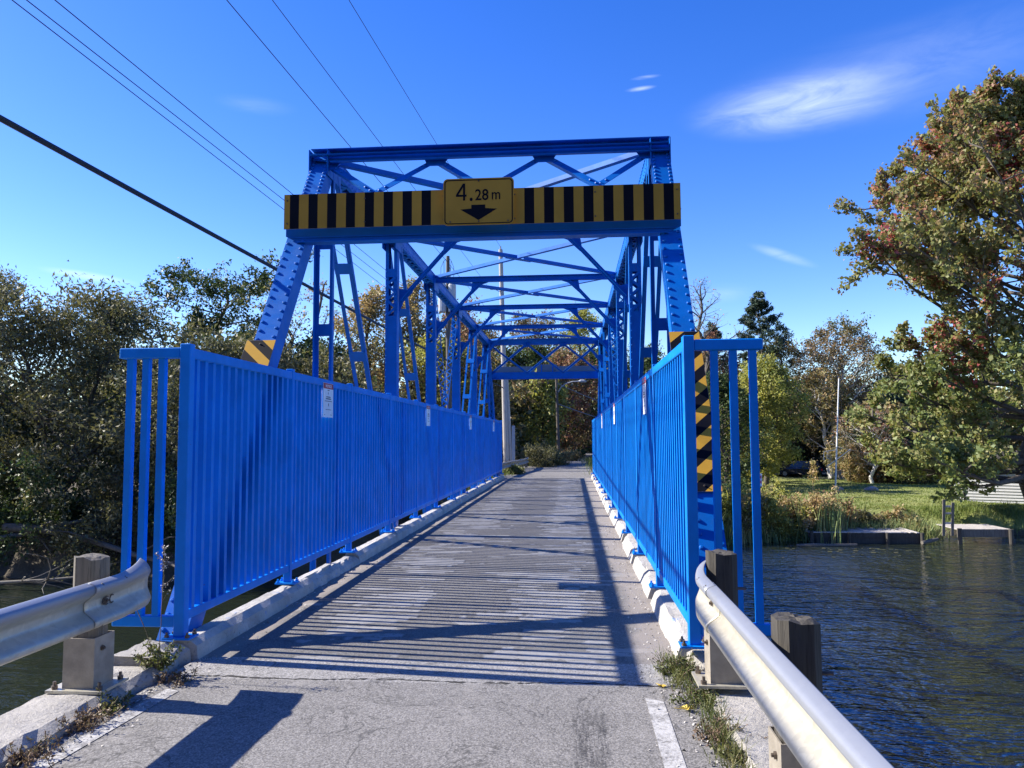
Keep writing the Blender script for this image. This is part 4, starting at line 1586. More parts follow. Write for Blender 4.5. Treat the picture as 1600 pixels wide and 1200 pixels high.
for x in (-1.18, -0.56, -0.08):
    m_ = MB()
    m_.tube([(x, 0, 8.5 - zt_), (x, 0, 8.54 - zt_), (x, 0, 8.59 - zt_), (x, 0, 8.62 - zt_)], [0.02, 0.05, 0.045, 0.02], 8)
    m_.build('insulator', M_PORC, o)
m_ = MB()
m_.tube([(0.0, 0, 10.4 - zt_), (0, 0, 12.3 - zt_)], [0.13, 0.10], 10)
m_.build('pole_top', M_OLDPOLE, tp)

LX, LY = -1.05, 62.0
lx_z = float(ground_z(LX - 1.2, LY))
LX = -1.15
lp = thing('street_lamp', 'dark wooden pole with a pale curved lamp arm beside the road beyond the bridge', 'street lamp', (LX, LY, 0.0))
m_ = MB()
tapered(m_, (0.02, 0, -0.6), (-0.12, 0, 6.9), 0.14, 0.10)
m_.build('pole_shaft', M_OLDPOLE, lp)
m_ = MB()
arm = [(0.03, -0.05, 5.55), (0.25, -0.08, 5.95), (0.65, -0.12, 6.25), (1.2, -0.15, 6.40), (1.75, -0.15, 6.42)]
m_.tube(arm, 0.045, 8)
m_.build('lamp_arm', M_TANK, lp)
m_ = MB()
m_.tube([(1.70, -0.15, 6.42), (1.85, -0.15, 6.44), (2.15, -0.15, 6.42), (2.35, -0.15, 6.39)], [0.06, 0.13, 0.14, 0.05], 10)
m_.build('lamp_head', M_TANK, lp)


def catenary(p, q, sag, n=18):
    p, q = Vector(p), Vector(q)
    return [p.lerp(q, i / n) - Vector((0, 0, sag * 4 * (i / n) * (1 - i / n))) for i in range(n + 1)]


def wire(label, p, q, sag, r, mat=None, group='wires strung along the road', name='power_line'):
    m_ = MB()
    m_.tube(catenary(p, q, sag, 30), r, 5)
    o = m_.build(name, mat or M_WIRE)
    return tag(o, label, 'cable' if name == 'cable' else 'wire', group)


# the two runs of three wires and the thick cable, from a pole behind the camera to the poles past the bridge
wire('lowest of the three thin wires high at the upper left', (-8.79, -12, 8.6), (-8.23, TY, 8.6), 0.0, 0.0095)
wire('middle of the three thin wires high at the upper left', (-8.85, -12, 8.6), (-7.61, TY, 8.6), 0.0, 0.0095)
wire('uppermost of the three thin wires high at the upper left', (-8.45, -12, 8.6), (-7.13, TY, 8.6), 0.0, 0.0095)
wire('left wire of the three that pass behind the top beam of the portal', (-6.07, -12, 8.75), (PX - 0.88, PY - 0.1, 8.78), 0.0, 0.0085)
wire('middle wire of the three that pass behind the top beam of the portal', (-6.62, -12, 10.2), (PX - 0.88, PY - 0.1, 10.12), 0.0, 0.0085)
wire('right wire of the three that pass behind the top beam of the portal', (-6.50, -12, 12.0), (PX - 0.28, PY, 12.5), 0.2, 0.0085)
wire('thick black cable sagging from the upper left edge to the bridge', (-5.28, -12, 4.75), (PX - 0.2, PY, 4.6), 0.2, 0.030, M_CABLE, None, 'cable')
wire('pale wire from the street lamp pole to the trees on the right, upper one', (LX - 0.08, LY, 6.3), (9.5, 74, 3.6), 0.5, 0.035, M_PORC, 'wires at the street lamp')
wire('pale wire from the street lamp pole to the trees on the right, lower one', (LX - 0.05, LY, 4.6), (9.5, 74, 2.2), 0.35, 0.04, M_PORC, 'wires at the street lamp')
wire('wire from the silver pole to the street lamp pole', (PX + 0.1, PY, 6.6), (LX - 0.1, LY, 6.6), 0.5, 0.02, M_WIRE, 'wires at the street lamp')

# ------------------------------------------------------------------ the far bank: docks, log, shed, car, mast
def plank_mesh(w, l, th, seed):
    m_ = MB()
    m_.box(-w / 2, w / 2, 0, l, 0, th)
    return m_.mesh('plank', M_DOCKWOOD)


dk = thing('dock', 'long bleached plank dock lying along the bank behind the reeds', 'dock', (12.1, 40.55, -3.16))
PLK = plank_mesh(0.145, 2.3, 0.04, 1)
for i in range(37):
    if i > 29 and rnd.random() < 0.3:
        continue
    inst('plank', PLK, dk, (0.08 + i * 0.153, rnd.uniform(-.03, .03), rnd.uniform(0, .014)), (rnd.uniform(-.01, .01), 0, rnd.uniform(-.02, .02)), (1, rnd.uniform(.96, 1.03), 1))
for y in (0.04, 1.1):
    m_ = MB()
    m_.box(0.0, 5.75, y, y + 0.10, -0.22, -0.003)
    m_.build('beam', M_DARKPOST, dk)
m_ = MB()
m_.box(0.15, 5.6, 0.06, 0.11, -1.5, -0.225)
m_.build('crib_wall', M_DARKPOST, dk)
for x in (0.12, 2.0, 3.9, 5.6):
    m_ = MB()
    m_.tube([(x, -0.09, -1.6), (x, -0.09, 0.03 if x > 1 else 0.10)], 0.09, 10)
    m_.build('pile', M_DARKPOST, dk)

d2 = thing('dock', 'small square platform dock with a wooden ladder frame, right of the long dock', 'dock', (19.6, 40.9, -3.02))
PLK2 = plank_mesh(0.15, 2.3, 0.04, 2)
for i in range(17):
    inst('plank', PLK2, d2, (0.1 + i * 0.156, rnd.uniform(-.02, .02), rnd.uniform(0, .01)), (0, 0, rnd.uniform(-.01, .01)))
m_ = MB()
m_.box(0.0, 2.7, -0.06, -0.012, -0.36, 0.035)
m_.build('fascia_board', M_POSTWOOD, d2)
for (x, y, h) in ((0.05, -0.2, 0.10), (2.55, -0.2, 0.06)):
    m_ = MB()
    m_.tube([(x, y, -1.6), (x, y, h)], 0.11, 10)
    m_.build('pile', M_DARKPOST, d2)
lad = thing('ladder', 'two upright grey posts with rungs standing at the edge of the platform dock', 'ladder', (18.85, 40.7, -2.9))
for x in (0, 0.43):
    m_ = MB()
    m_.bar((x, 0, -0.4), (x + 0.06, -0.1, 1.45 - x * 0.35), 0.13, 0.06)
    m_.build('rail', M_POSTWOOD, lad)
for z in (0.25, 0.75, 1.1):
    m_ = MB()
    m_.bar((0.06, -0.035, z), (0.40, -0.035, z), 0.05, 0.09, side=(0, 1, 0))
    m_.build('rung', M_DOCKWOOD, lad)
lg = MB()
lg.tube([(0, 0, 0), (0.8, -.05, .02), (1.7, 0.03, .0), (2.4, 0.09, 0.01), (3.0, 0.12, 0.03)], [0.07, 0.10, 0.085, 0.09, 0.06], 8)
tag(lg.build('log', M_POSTWOOD, None, (11.2, 39.6, WATER_Z + 0.03)), 'pale log floating in front of the long dock', 'log')
lg = MB()
lg.tube([(0, 0, 0), (0.6, 0.35, 0.06), (1.1, 0.7, 0.10)], [0.09, 0.11, 0.08], 8)
tag(lg.build('log', M_POSTWOOD, None, (17.6, 40.3, WATER_Z + 0.1)), 'stubby driftwood log between the two docks', 'log')

# lily pads and drifting leaves on the water near the docks
q_ = []
v_ = []
for i in range(80):
    x, y = rnd.gauss(16.5, 3.4), 38.9 - abs(rnd.gauss(0, 1.3))
    r = rnd.uniform(0.04, 0.12)
    k = len(v_)
    for a in range(4):
        v_.append((x + r * 1.3 * math.cos(a * PI / 2 + .4), y + r * math.sin(a * PI / 2 + .4), WATER_Z + 0.012))
    q_.append((k, k + 1, k + 2, k + 3))
tag(inst('lily_pads', np_mesh('lily_pads', v_, q_, L_WILLOW)), kind='stuff')

# shed
SX, SY = 24.9, 52.0
sz = float(ground_z(27, 52)) - 0.03
sh = thing('shed', 'low pale shed with lap siding under the big maple', 'shed', (SX, SY, sz), R_(-28))
W_, D_, H_ = 6.4, 4.2, 2.35
m_ = MB()
m_.box(0, W_, 0.03, D_, 0, H_)
m_.prism([(0, 0.03, H_), (0, D_, H_), (0, D_ / 2, H_ + 0.75)], (W_, 0, 0))
m_.build('wall', M_SIDING, sh)
lp_ = MB()
lp_.add([(0.62, -0.03, 0), (W_, -0.03, 0), (W_, 0.028, 0.19), (0.62, 0.028, 0.19), (0.62, 0.029, 0), (W_, 0.029, 0)], [(0, 1, 2, 3), (4, 5, 1, 0), (0, 3, 4), (1, 5, 2)])
LAP = lp_.mesh('siding_board', M_SIDING)
lq_ = MB()
lq_.add([(0.0, -0.03, 0), (0.5, -0.03, 0), (0.5, 0.028, 0.19), (0.0, 0.028, 0.19), (0.0, 0.029, 0), (0.5, 0.029, 0)], [(0, 1, 2, 3), (4, 5, 1, 0), (0, 3, 4), (1, 5, 2)])
LAP2 = lq_.mesh('siding_board', M_SIDING)
for i in range(12):
    inst('siding_board', LAP, sh, (0, 0, 0.02 + i * 0.19))
    inst('siding_board', LAP2, sh, (0, 0, 0.02 + i * 0.19))
m_ = MB()
m_.box(0.505, 0.615, -0.034, 0.0, 0, H_)
m_.build('corner_trim', M_BLACK, sh)
for s in (-1, 1):
    m_ = MB()
    m_.prism([(-0.3, D_ / 2, H_ + 0.83), (-0.3, D_ / 2 + s * (D_ / 2 + 0.35), H_ - 0.12), (-0.3, D_ / 2 + s * (D_ / 2 + 0.35), H_ - 0.04), (-0.3, D_ / 2, H_ + 0.91)], (W_ + 0.6, 0, 0))
    m_.build('roof', M_ROOF, sh)

# dark SUV, pointing left and away
CX, CY = 24.3, 83.5
car = thing('parked_car', 'dark blue SUV parked on the shaded drive beyond the lawn', 'car', (CX, CY, float(ground_z(CX, CY)) + 0.04), R_(152))
L, Wd = 4.7, 1.86


def car_ring(x, w, z0, z1, tuck=0.06):
    return [(x, -w / 2 + tuck, z0), (x, -w / 2, z0 + 0.18), (x, -w / 2, z1 - 0.12), (x, -w / 2 + 0.07, z1), (x, w / 2 - 0.07, z1), (x, w / 2, z1 - 0.12), (x, w / 2, z0 + 0.18), (x, w / 2 - tuck, z0)]


def loft(rings):
    m_ = MB()
    n_ = len(rings[0])
    vs = [v for r in rings for v in r]
    fs = [(i * n_ + k, i * n_ + (k + 1) % n_, (i + 1) * n_ + (k + 1) % n_, (i + 1) * n_ + k) for i in range(len(rings) - 1) for k in range(n_)]
    fs += [tuple(range(n_))[::-1], tuple((len(rings) - 1) * n_ + k for k in range(n_))]
    m_.add(vs, fs)
    return m_


body = loft([car_ring(-2.35, 1.60, 0.45, 0.85), car_ring(-2.25, 1.78, 0.30, 0.98), car_ring(-1.6, Wd, 0.26, 1.04), car_ring(0.9, Wd, 0.26, 1.04), car_ring(1.5, Wd, 0.26, 1.02), car_ring(2.2, 1.74, 0.32, 0.92), car_ring(2.35, 1.5, 0.45, 0.75)])
body.build('body', M_CARPAINT, car, bevel=0.02)


def cab_ring(x, w, z0, z1):
    return [(x, -w / 2, z0), (x, -w / 2 + 0.14, z1), (x, w / 2 - 0.14, z1), (x, w / 2, z0)]


cb = loft([cab_ring(-2.28, 1.66, 1.0, 1.04), cab_ring(-1.95, 1.70, 1.0, 1.66), cab_ring(-0.2, 1.72, 1.02, 1.72), cab_ring(0.35, 1.72, 1.02, 1.68), cab_ring(1.25, 1.66, 1.0, 1.04)])
cb.build('cabin', M_CARPAINT, car, bevel=0.02)
for s in (-1, 1):
    for (xa, xb, ta, tb) in ((-1.85, -1.0, -1.72, -1.0), (-0.92, 0.02, -0.92, -0.02), (0.10, 1.0, 0.08, 0.36)):
        m_ = MB()
        m_.add([(xa, s * 0.853, 1.09), (xb, s * 0.853, 1.09), (tb, s * 0.745, 1.58), (ta, s * 0.745, 1.58)], [(0, 1, 2, 3)])
        m_.build('side_window', M_GLASS, car)
    for x in (-1.42, 1.42):
        m_ = MB()
        m_.tube([(x, s * 0.74, 0.36), (x, s * 0.95, 0.36)], 0.36, 20)
        o = m_.build('wheel', M_TYRE, car)
        m_ = MB()
        m_.tube([(x, s * 0.93, 0.36), (x, s * 0.956, 0.36)], 0.22, 14)
        m_.build('rim', M_RIM, o)
    m_ = MB()
    m_.box(-2.34, -2.22, s * 0.78 - 0.1, s * 0.78 + 0.1, 0.72, 0.92)
    m_.build('tail_light', M_LAMP, car)
m_ = MB()
m_.add([(-2.285, -0.70, 1.08), (-2.285, 0.70, 1.08), (-2.0, 0.62, 1.60), (-2.0, -0.62, 1.60)], [(0, 1, 2, 3)])
m_.build('rear_window', M_GLASS, car)
m_ = MB()
m_.box(-2.375, -2.352, -0.26, 0.26, 0.62, 0.74)
m_.build('number_plate', M_TANK, car)
m_ = MB()
m_.box(-2.45, -2.30, -0.78, 0.78, 0.36, 0.50)
m_.build('bumper', M_TANK, car)

# slim white mast with stays
MX, MY = 22.0, 66.0
mz = float(ground_z(MX, MY))
ms = thing('mast', 'slim leaning white mast with small cross arms at the edge of the lawn', 'mast', (MX, MY, mz))
m_ = MB()
m_.tube([(0, 0, -0.2), (0.62, 0, 9.2)], [0.075, 0.05], 10)
m_.build('mast_pole', M_WHITE, ms)
for (p, q) in (((-0.85, 0, 3.0), (0.22, 0, 3.15)), ((-0.85, 0, 3.0), (-0.85, 0, 2.3)), ((-0.55, -.05, 1.8), (1.35, -.05, 3.2))):
    m_ = MB()
    m_.tube([p, q], 0.028, 6)
    m_.build('cross_arm', M_WHITE, ms)
m_ = MB()
m_.tube([(1.35, 0.1, 0.0), (1.02, 0.1, 4.0), (0.62, 0, 8.8)], 0.016, 5)
m_.build('stay', M_WIRE, ms)

sg_ = thing('warning_sign', 'small white and pink sign among the shrubs on the far bank', 'sign', (9.78, 40.9, -0.74))
m_ = MB()
m_.box(-0.03, 0.03, 0.0, 0.05, -2.6, 0.5)
m_.build('sign_post', M_TANK, sg_)
m_ = MB()
m_.box(-0.13, 0.13, -0.012, -0.001, -0.05, 0.62)
m_.build('sign_panel', M_WHITE, sg_)
m_ = MB()
for z in (0.10, 0.36):
    m_.box(-0.10, 0.10, -0.016, -0.0125, z, z + 0.15)
m_.build('sign_print', solid('faded_red_print', (0.55, 0.12, 0.16), 0.6), sg_)

for i, (x, y, s) in enumerate(((23.4, 62.0, 0.5), (20.4, 60.5, 0.35))):
    st_ = MB()
    bm_ = bmesh.new()
    bmesh.ops.create_icosphere(bm_, subdivisions=2, radius=s)
    r_ = random.Random(i)
    for v in bm_.verts:
        v.co *= r_.uniform(0.8, 1.15)
        v.co.z *= 0.6
    me = bpy.data.meshes.new('boulder')
    bm_.to_mesh(me)
    bm_.free()
    me.materials.append(M_STONE)
    tag(inst('boulder', me, None, (x, y, float(ground_z(x, y)) + 0.1)), ('pale boulder at the left edge of the lawn', 'smaller boulder left of the lawn behind the shrubs')[i], 'boulder')
# ------------------------------------------------------------------ plants
def tubes_np(segs, n=None):
    """segs: k x 8 (p0, p1, r0, r1) -> verts, quads of open tapered tubes"""
    S = np.asarray(segs, float)
    if n is None:
        thin = S[:, 6] < 0.03
        if thin.all() or not thin.any():
            n = 3 if thin.all() else 6
        else:
            va, qa = tubes_np(S[~thin], 6)
            vb, qb = tubes_np(S[thin], 3)
            return np.concatenate([va, vb]), np.concatenate([qa, qb + len(va)])
    p0, p1, r0, r1 = S[:, 0:3], S[:, 3:6], S[:, 6], S[:, 7]
    a = p1 - p0
    a /= np.linalg.norm(a, axis=1)[:, None] + 1e-9
    ref = np.where(np.abs(a[:, 2:3]) > 0.9, np.array([[1.0, 0, 0]]), np.array([[0, 0, 1.0]]))
    s = np.cross(a, ref)
    s /= np.linalg.norm(s, axis=1)[:, None]
    t = np.cross(a, s)
    ang = np.arange(n) * 2 * PI / n
    cs_, sn_ = np.cos(ang), np.sin(ang)
    ring = s[:, None, :] * cs_[None, :, None] + t[:, None, :] * sn_[None, :, None]
    v = np.concatenate([p0[:, None] + ring * r0[:, None, None], p1[:, None] + ring * r1[:, None, None]], 1).reshape(-1, 3)
    k = np.arange(len(S))[:, None] * 2 * n
    i = np.arange(n)
    q = np.stack([k + i, k + (i + 1) % n, k + n + (i + 1) % n, k + n + i], -1).reshape(-1, 4)
    return v, q


def leaves_np(c, size, aspect, g, up=0.35, axis_dir=None, adir_w=0.0, jitter=0.35):
    """diamond leaves at centres c"""
    m = len(c)
    u = g.normal(size=(m, 3))
    if axis_dir is not None:
        u = u * (1 - adir_w) + axis_dir * adir_w * 1.6
    u /= np.linalg.norm(u, axis=1)[:, None]
    w = g.normal(size=(m, 3)) + np.array([0, 0, up])
    w = np.cross(u, w)
    w /= np.linalg.norm(w, axis=1)[:, None] + 1e-9
    s = size * (1 + jitter * g.normal(size=(m, 1))).clip(0.4, 1.9)
    bend = np.cross(u, w) * s * 0.18
    v = np.stack([c - u * s * 0.5, c + w * s * aspect * 0.5 + bend, c + u * s * 0.5, c - w * s * aspect * 0.5 + bend], 1).reshape(-1, 3)
    q = np.arange(m * 4).reshape(-1, 4)
    return v, q


def branch(p, d, L, n, g, wob, lift):
    """polyline from p along d; lift bends it up (+) or lets it droop (-)"""
    pts = [p]
    d = d / np.linalg.norm(d)
    for i in range(n):
        d = d + g.normal(size=3) * wob + np.array([0, 0, lift / n])
        d /= np.linalg.norm(d)
        pts.append(pts[-1] + d * L / n)
    return np.array(pts)


def skeleton(g, H, R, t0=0.25, limbs=14, prof=lambda t: math.sin(PI * (0.15 + 0.8 * t)), elev=lambda t: 25 + 40 * t, subs=7, sub_len=0.42, twigs=3,
             trunk_r=0.18, lift=0.5, wob=0.12, lean=(0, 0), az_pref=None, stems=1, sub_lift=0.2, flat=1.0):
    segs, pts, dirs = [], [], []
    for st in range(stems):
        a0 = 2 * PI * st / max(1, stems) + g.uniform(0, 1)
        ln = np.array([lean[0], lean[1]]) + (np.array([math.cos(a0), math.sin(a0)]) * (0.35 * R) if stems > 1 else 0)
        hh = H * (g.uniform(0.8, 1.0) if stems > 1 else 1)
        tr = [np.array([0, 0, -0.3])]
        nt = 9
        for i in range(1, nt + 1):
            t = i / nt
            tr.append(np.array([ln[0] * t ** 1.3 + g.normal() * 0.012 * H * (0 if i == nt else 1), ln[1] * t ** 1.3 + g.normal() * 0.012 * H, hh * t]))
        tr = np.array(tr)
        for i in range(nt):
            segs.append((*tr[i], *tr[i + 1], trunk_r * (1.15 - 0.95 * i / nt), trunk_r * (1.15 - 0.95 * (i + 1) / nt)))
        az = g.uniform(0, 6.28)
        nl = max(3, limbs // stems)
        for k in range(nl):
            t = t0 + (1 - t0) * ((k + g.uniform(0, 1)) / nl) ** 0.92
            x = min(t, 0.999) * nt
            i = int(x)
            p = tr[i] + (tr[i + 1] - tr[i]) * (x - i)
            az += 2.399 + g.normal() * 0.35
            a = az if az_pref is None or g.random() > 0.45 else az_pref + g.normal() * 0.7
            tt = (t - t0) / (1 - t0)
            L = R * prof(tt) * g.uniform(0.75, 1.15)
            if L < 0.05 * R:
                L = 0.05 * R
            e = R_(elev(tt) + g.normal() * 8)
            d = np.array([math.cos(a) * math.cos(e), math.sin(a) * math.cos(e), math.sin(e)])
            lim = branch(p, d, L, 5, g, wob, lift)
            r = max(0.02, trunk_r * 0.42 * (1 - 0.6 * t))
            for j in range(5):
                segs.append((*lim[j], *lim[j + 1], r * (1 - 0.17 * j), r * (1 - 0.17 * (j + 1))))
            for s in range(subs):
                f = 0.22 + 0.78 * (s + g.uniform(0, 1)) / subs
                x = min(f, 0.999) * 5
                j = int(x)
                p2 = lim[j] + (lim[j + 1] - lim[j]) * (x - j)
                ax = lim[j + 1] - lim[j]
                ax /= np.linalg.norm(ax)
                sd = g.normal(size=3)
                sd[2] *= flat
                sd /= np.linalg.norm(sd)
                d2 = ax * 0.75 + sd * 0.85
                L2 = max(0.25, L * sub_len * (1.15 - 0.6 * f)) * g.uniform(0.7, 1.25)
                sb = branch(p2, d2, L2, 3, g, wob, sub_lift)
                for j2 in range(3):
                    rr = max(0.007, r * 0.35)
                    segs.append((*sb[j2], *sb[j2 + 1], rr * (1 - 0.28 * j2), rr * (1 - 0.28 * (j2 + 1))))
                for w in range(twigs):
                    f2 = 0.25 + 0.75 * (w + g.uniform(0, 1)) / max(1, twigs)
                    x2 = min(f2, 0.999) * 3
                    j3 = int(x2)
                    p3 = sb[j3] + (sb[j3 + 1] - sb[j3]) * (x2 - j3)
                    ax2 = sb[j3 + 1] - sb[j3]
                    ax2 /= np.linalg.norm(ax2) + 1e-9
                    d3 = ax2 * 0.8 + g.normal(size=3) * 0.45 + np.array([0, 0, sub_lift * 0.8])
                    d3 /= np.linalg.norm(d3)
                    L3 = max(0.16, L2 * 0.42) * g.uniform(0.6, 1.3)
                    segs.append((*p3, *(p3 + d3 * L3), 0.008, 0.003))
                    for z in (0.25, 0.5, 0.75, 1.0):
                        pts.append(p3 + d3 * L3 * z)
                        dirs.append(d3)
    return np.array(segs), np.array(pts), np.array(dirs)


def crown_mesh(g, pts, dirs, n, size, aspect, sig, mat, adir=0.35, name='crown', up=0.35):
    i = g.integers(0, len(pts), n)
    c = pts[i] + g.normal(size=(n, 3)) * sig
    v, q = leaves_np(c, size, aspect, g, up, dirs[i], adir)
    return np_mesh(name, v, q, mat)


def tree(name, label, x, y, H, R, leaves, size, mat, seed, aspect=0.55, sig=None, bark=None, z=None, group=None, cat='tree', adir=0.35, thick=1.0, extra=None, up=0.35, **kw):
    g = np.random.default_rng(seed)
    if z is None:
        z = float(ground_z(x, y)) - 0.05
    t = thing(name, label, cat, (x, y, z), 0, group)
    kw.setdefault('trunk_r', 0.02 * H * thick)
    segs, pts, dirs = skeleton(g, H, R, **kw)
    # fit the grown skeleton to the height and crown radius asked for
    kz = H / pts[:, 2].max()
    kr_ = R / np.percentile(np.hypot(pts[:, 0], pts[:, 1]), 96)
    kv = np.array([kr_, kr_, kz])
    pts = pts * kv
    segs[:, 0:3] *= kv
    segs[:, 3:6] *= kv
    v, q = tubes_np(segs)
    inst('trunk', np_mesh('trunk', v, q, bark or M_BARK, smooth=True), t)
    leaves = int(leaves * LEAF_K)
    if leaves:
        inst('crown', crown_mesh(g, pts, dirs, leaves, size, aspect, sig if sig is not None else 0.035 * R + 0.05, mat, adir, up=up), t)
    if extra:
        extra(t, g, pts, dirs)
    return t


def shrub(name, label, x, y, H, R, leaves, size, mat, seed, aspect=0.5, z=None, group=None, stems=7, cat='shrub', spread=1.0, sx=1.0):
    """many stems from one foot, leaves all the way up"""
    g = np.random.default_rng(seed)
    if z is None:
        z = float(ground_z(x, y)) - 0.05
    segs, pts, dirs = [], [], []
    for k in range(stems):
        a = g.uniform(0, 6.28)
        r0 = R * 0.55 * math.sqrt(g.random()) * spread
        p = np.array([math.cos(a) * r0 * sx, math.sin(a) * r0, -0.1])
        d = np.array([math.cos(a) * 0.35 * sx, math.sin(a) * 0.35, 1.0])
        L = H * g.uniform(0.6, 1.05)
        st = branch(p, d, L, 5, g, 0.10, -0.15)
        for j in range(5):
            segs.append((*st[j], *st[j + 1], 0.02 * (1 - .16 * j), 0.02 * (1 - .16 * (j + 1))))
        for s in range(9):
            f = 0.1 + 0.9 * g.random()
            x2 = min(f, .999) * 5
            j = int(x2)
            p2 = st[j] + (st[j + 1] - st[j]) * (x2 - j)
            d2 = g.normal(size=3) + np.array([0, 0, 0.5])
            L2 = R * 0.5 * g.uniform(0.4, 1.1)
            sb = branch(p2, d2, L2, 2, g, 0.15, 0.2)
            for j2 in range(2):
                segs.append((*sb[j2], *sb[j2 + 1], 0.007, 0.004))
            for z2 in np.linspace(0.3, 1, 5):
                xx = z2 * 1.999
                jj = int(xx)
                pts.append(sb[jj] + (sb[jj + 1] - sb[jj]) * (xx - jj))
                dd = sb[jj + 1] - sb[jj]
                dirs.append(dd / np.linalg.norm(dd))
    v, q = tubes_np(np.array(segs), 4)
    pts, dirs = np.array(pts), np.array(dirs)
    i = g.integers(0, len(pts), leaves)
    v2, q2 = leaves_np(pts[i] + g.normal(size=(leaves, 3)) * (0.06 * R + 0.03), size, aspect, g, 0.35, dirs[i], 0.35)
    me = np_mesh(name, np.concatenate([v, v2]), np.concatenate([q, q2 + len(v)]), [M_BARK, mat], np.r_[np.zeros(len(q)), np.ones(len(q2))])
    return tag(inst(name, me, None, (x, y, z)), label, cat, group)


P_ROUND = lambda t: 0.30 + 0.75 * math.sin(PI * min(1, 0.12 + 0.80 * t))
P_CONE = lambda t: max(0.04, (1 - t) ** 0.9)
P_VASE = lambda t: 0.45 + 0.55 * t
P_COL = lambda t: 0.75 * math.sin(PI * min(1, 0.2 + 0.72 * t)) + 0.15

LEAF_K = 0.56
# --- the big maple on the right bank, its trunk just outside the frame
def maple_red(t, g, pts, dirs):
    # whole sprays at the outer and upper left of the crown have turned red
    rad = np.hypot(pts[:, 0], pts[:, 1])
    outer = np.nonzero((pts[:, 2] > 6.5) & (pts[:, 0] < 1.5) & (rad > 0.45 * 10.6 * np.clip((26 - pts[:, 2]) / 14, 0.25, 1)))[0]
    ctr = pts[g.choice(outer, 26)]
    d = np.min(np.linalg.norm(pts[:, None, :] - ctr[None], axis=2), axis=1)
    sel = np.nonzero(d < 1.35)[0]
    if len(sel):
        inst('red_foliage', crown_mesh(g, pts[sel], dirs[sel], min(42000, 7 * len(sel)), 0.19, 0.7, 0.16, L_MAPLE_RED, 0.25, 'red_foliage'), t)


tree('maple_tree', 'tall red tinged maple filling the right edge above the shed', 27.0, 46.5, 25.4, 10.6, 225000, 0.215, L_MAPLE, 101, aspect=0.75, sig=0.16,
     t0=0.06, limbs=70, prof=lambda t: (0.74 + 0.05 * t if t < 0.34 else 1.06 if t < 0.56 else 1.0 - 1.55 * (t - 0.56)), elev=lambda t: -10 + 58 * t, subs=10, sub_len=0.30, twigs=4, trunk_r=0.5,
     lift=0.45, sub_lift=0.6, az_pref=3.4, extra=maple_red)

# --- left bank
tree('willow_tree', 'round olive willow at the far left, lit on its crown', -23.6, 33.5, 10.6, 5.2, 64000, 0.21, L_WILLOW, 201, aspect=0.34, sig=0.30, t0=0.10, limbs=34, prof=P_ROUND, elev=lambda t: 12 + 60 * t, subs=9, twigs=3, stems=2, lift=0.4, sub_lift=0.1)
tree('willow_tree', 'leaning dark willow with open forked limbs, next to the wing of the left railing', -16.6, 31.6, 8.4, 4.6, 52000, 0.20, L_WILLOW, 202, aspect=0.34, sig=0.28, t0=0.12, limbs=30, prof=P_ROUND, elev=lambda t: 5 + 60 * t, subs=8, twigs=3, lean=(1.8, 0.5), thick=1.3, lift=0.4, sub_lift=0.1)
tree('willow_tree', 'tall thin grey willow at the left edge of the view', -28.6, 33.5, 12.0, 4.0, 30000, 0.19, L_WILLOW, 203, aspect=0.3, sig=0.26, t0=0.12, limbs=26, prof=P_ROUND, elev=lambda t: 25 + 50 * t, subs=8, twigs=3, lift=0.6)
tree('willow_tree', 'low willow hanging over the water left of the bridge, behind the baluster wing', -11.6, 34.5, 7.4, 4.4, 40000, 0.20, L_WILLOW, 204, aspect=0.34, sig=0.26, t0=0.08, limbs=28, prof=P_ROUND, elev=lambda t: 0 + 60 * t, subs=8, twigs=3, lift=0.3, sub_lift=0.0)
for i, (x, y, h, r, lab) in enumerate(((-26.5, 30.6, 4.6, 2.8, 'dark bank bush under the leftmost willow'), (-22.4, 30.0, 3.8, 2.6, 'dark bank bush under the round olive willow'), (-18.8, 29.6, 3.4, 2.4, 'dark bank bush above the driftwood branches'),
                                       (-14.6, 30.2, 4.2, 2.6, 'dark bank bush seen between the balusters of the left wing'), (-10.8, 31.6, 4.0, 2.5, 'dark bank bush at the foot of the low willow'), (-31, 31.0, 4.8, 3.0, 'dark bank bush at the left edge of the view'),
                                       (-7.6, 34.2, 3.6, 2.2, 'dark bank bush beside the far abutment'))):
    shrub('bank_shrub', lab, x, y, h, r, 9000, 0.15, L_DARK if i % 2 else L_WILLOW, 220 + i, 0.5, group='bushes along the left bank', stems=13)
PROF_LOC = lambda t: 0.35 + 0.65 * t
tree('locust_tree', 'tall dark tree with layered open crowns above the left railing wing', -22.9, 48, 15.6, 5.4, 24000, 0.20, L_DARK, 231, aspect=0.55, sig=0.20, t0=0.42, limbs=17, prof=PROF_LOC, elev=lambda t: 32 - 14 * t, subs=9, twigs=4, lift=0.35, flat=0.25, sub_lift=0.05, sub_len=0.34)
tree('locust_tree', 'small dark layered tree top showing between the willow and the tall dark tree', -27.0, 47, 12.2, 3.8, 12000, 0.20, L_DARK, 232, aspect=0.55, sig=0.20, t0=0.5, limbs=12, prof=PROF_LOC, elev=lambda t: 30 - 12 * t, subs=8, twigs=4, lift=0.35, flat=0.25, sub_lift=0.05)
for i, (x, y, H, R, mat, lv, lab) in enumerate(((-25.5, 44, 8.8, 5.0, L_WILLOW, 26000, 'broad olive tree filling the gap behind the round willow'), (-19.6, 44, 9.4, 4.6, L_DARK, 26000, 'bushy green tree below the tall layered crowns'),
                                                 (-15.6, 45, 9.2, 3.6, L_DARK, 20000, 'green tree behind the left end post'))):
    tree('broadleaf_tree', lab, x, y, H, R, lv, 0.2, mat, 240 + i, sig=0.3, t0=0.1, limbs=28, prof=P_ROUND, elev=lambda t: 15 + 55 * t, subs=8, twigs=3)
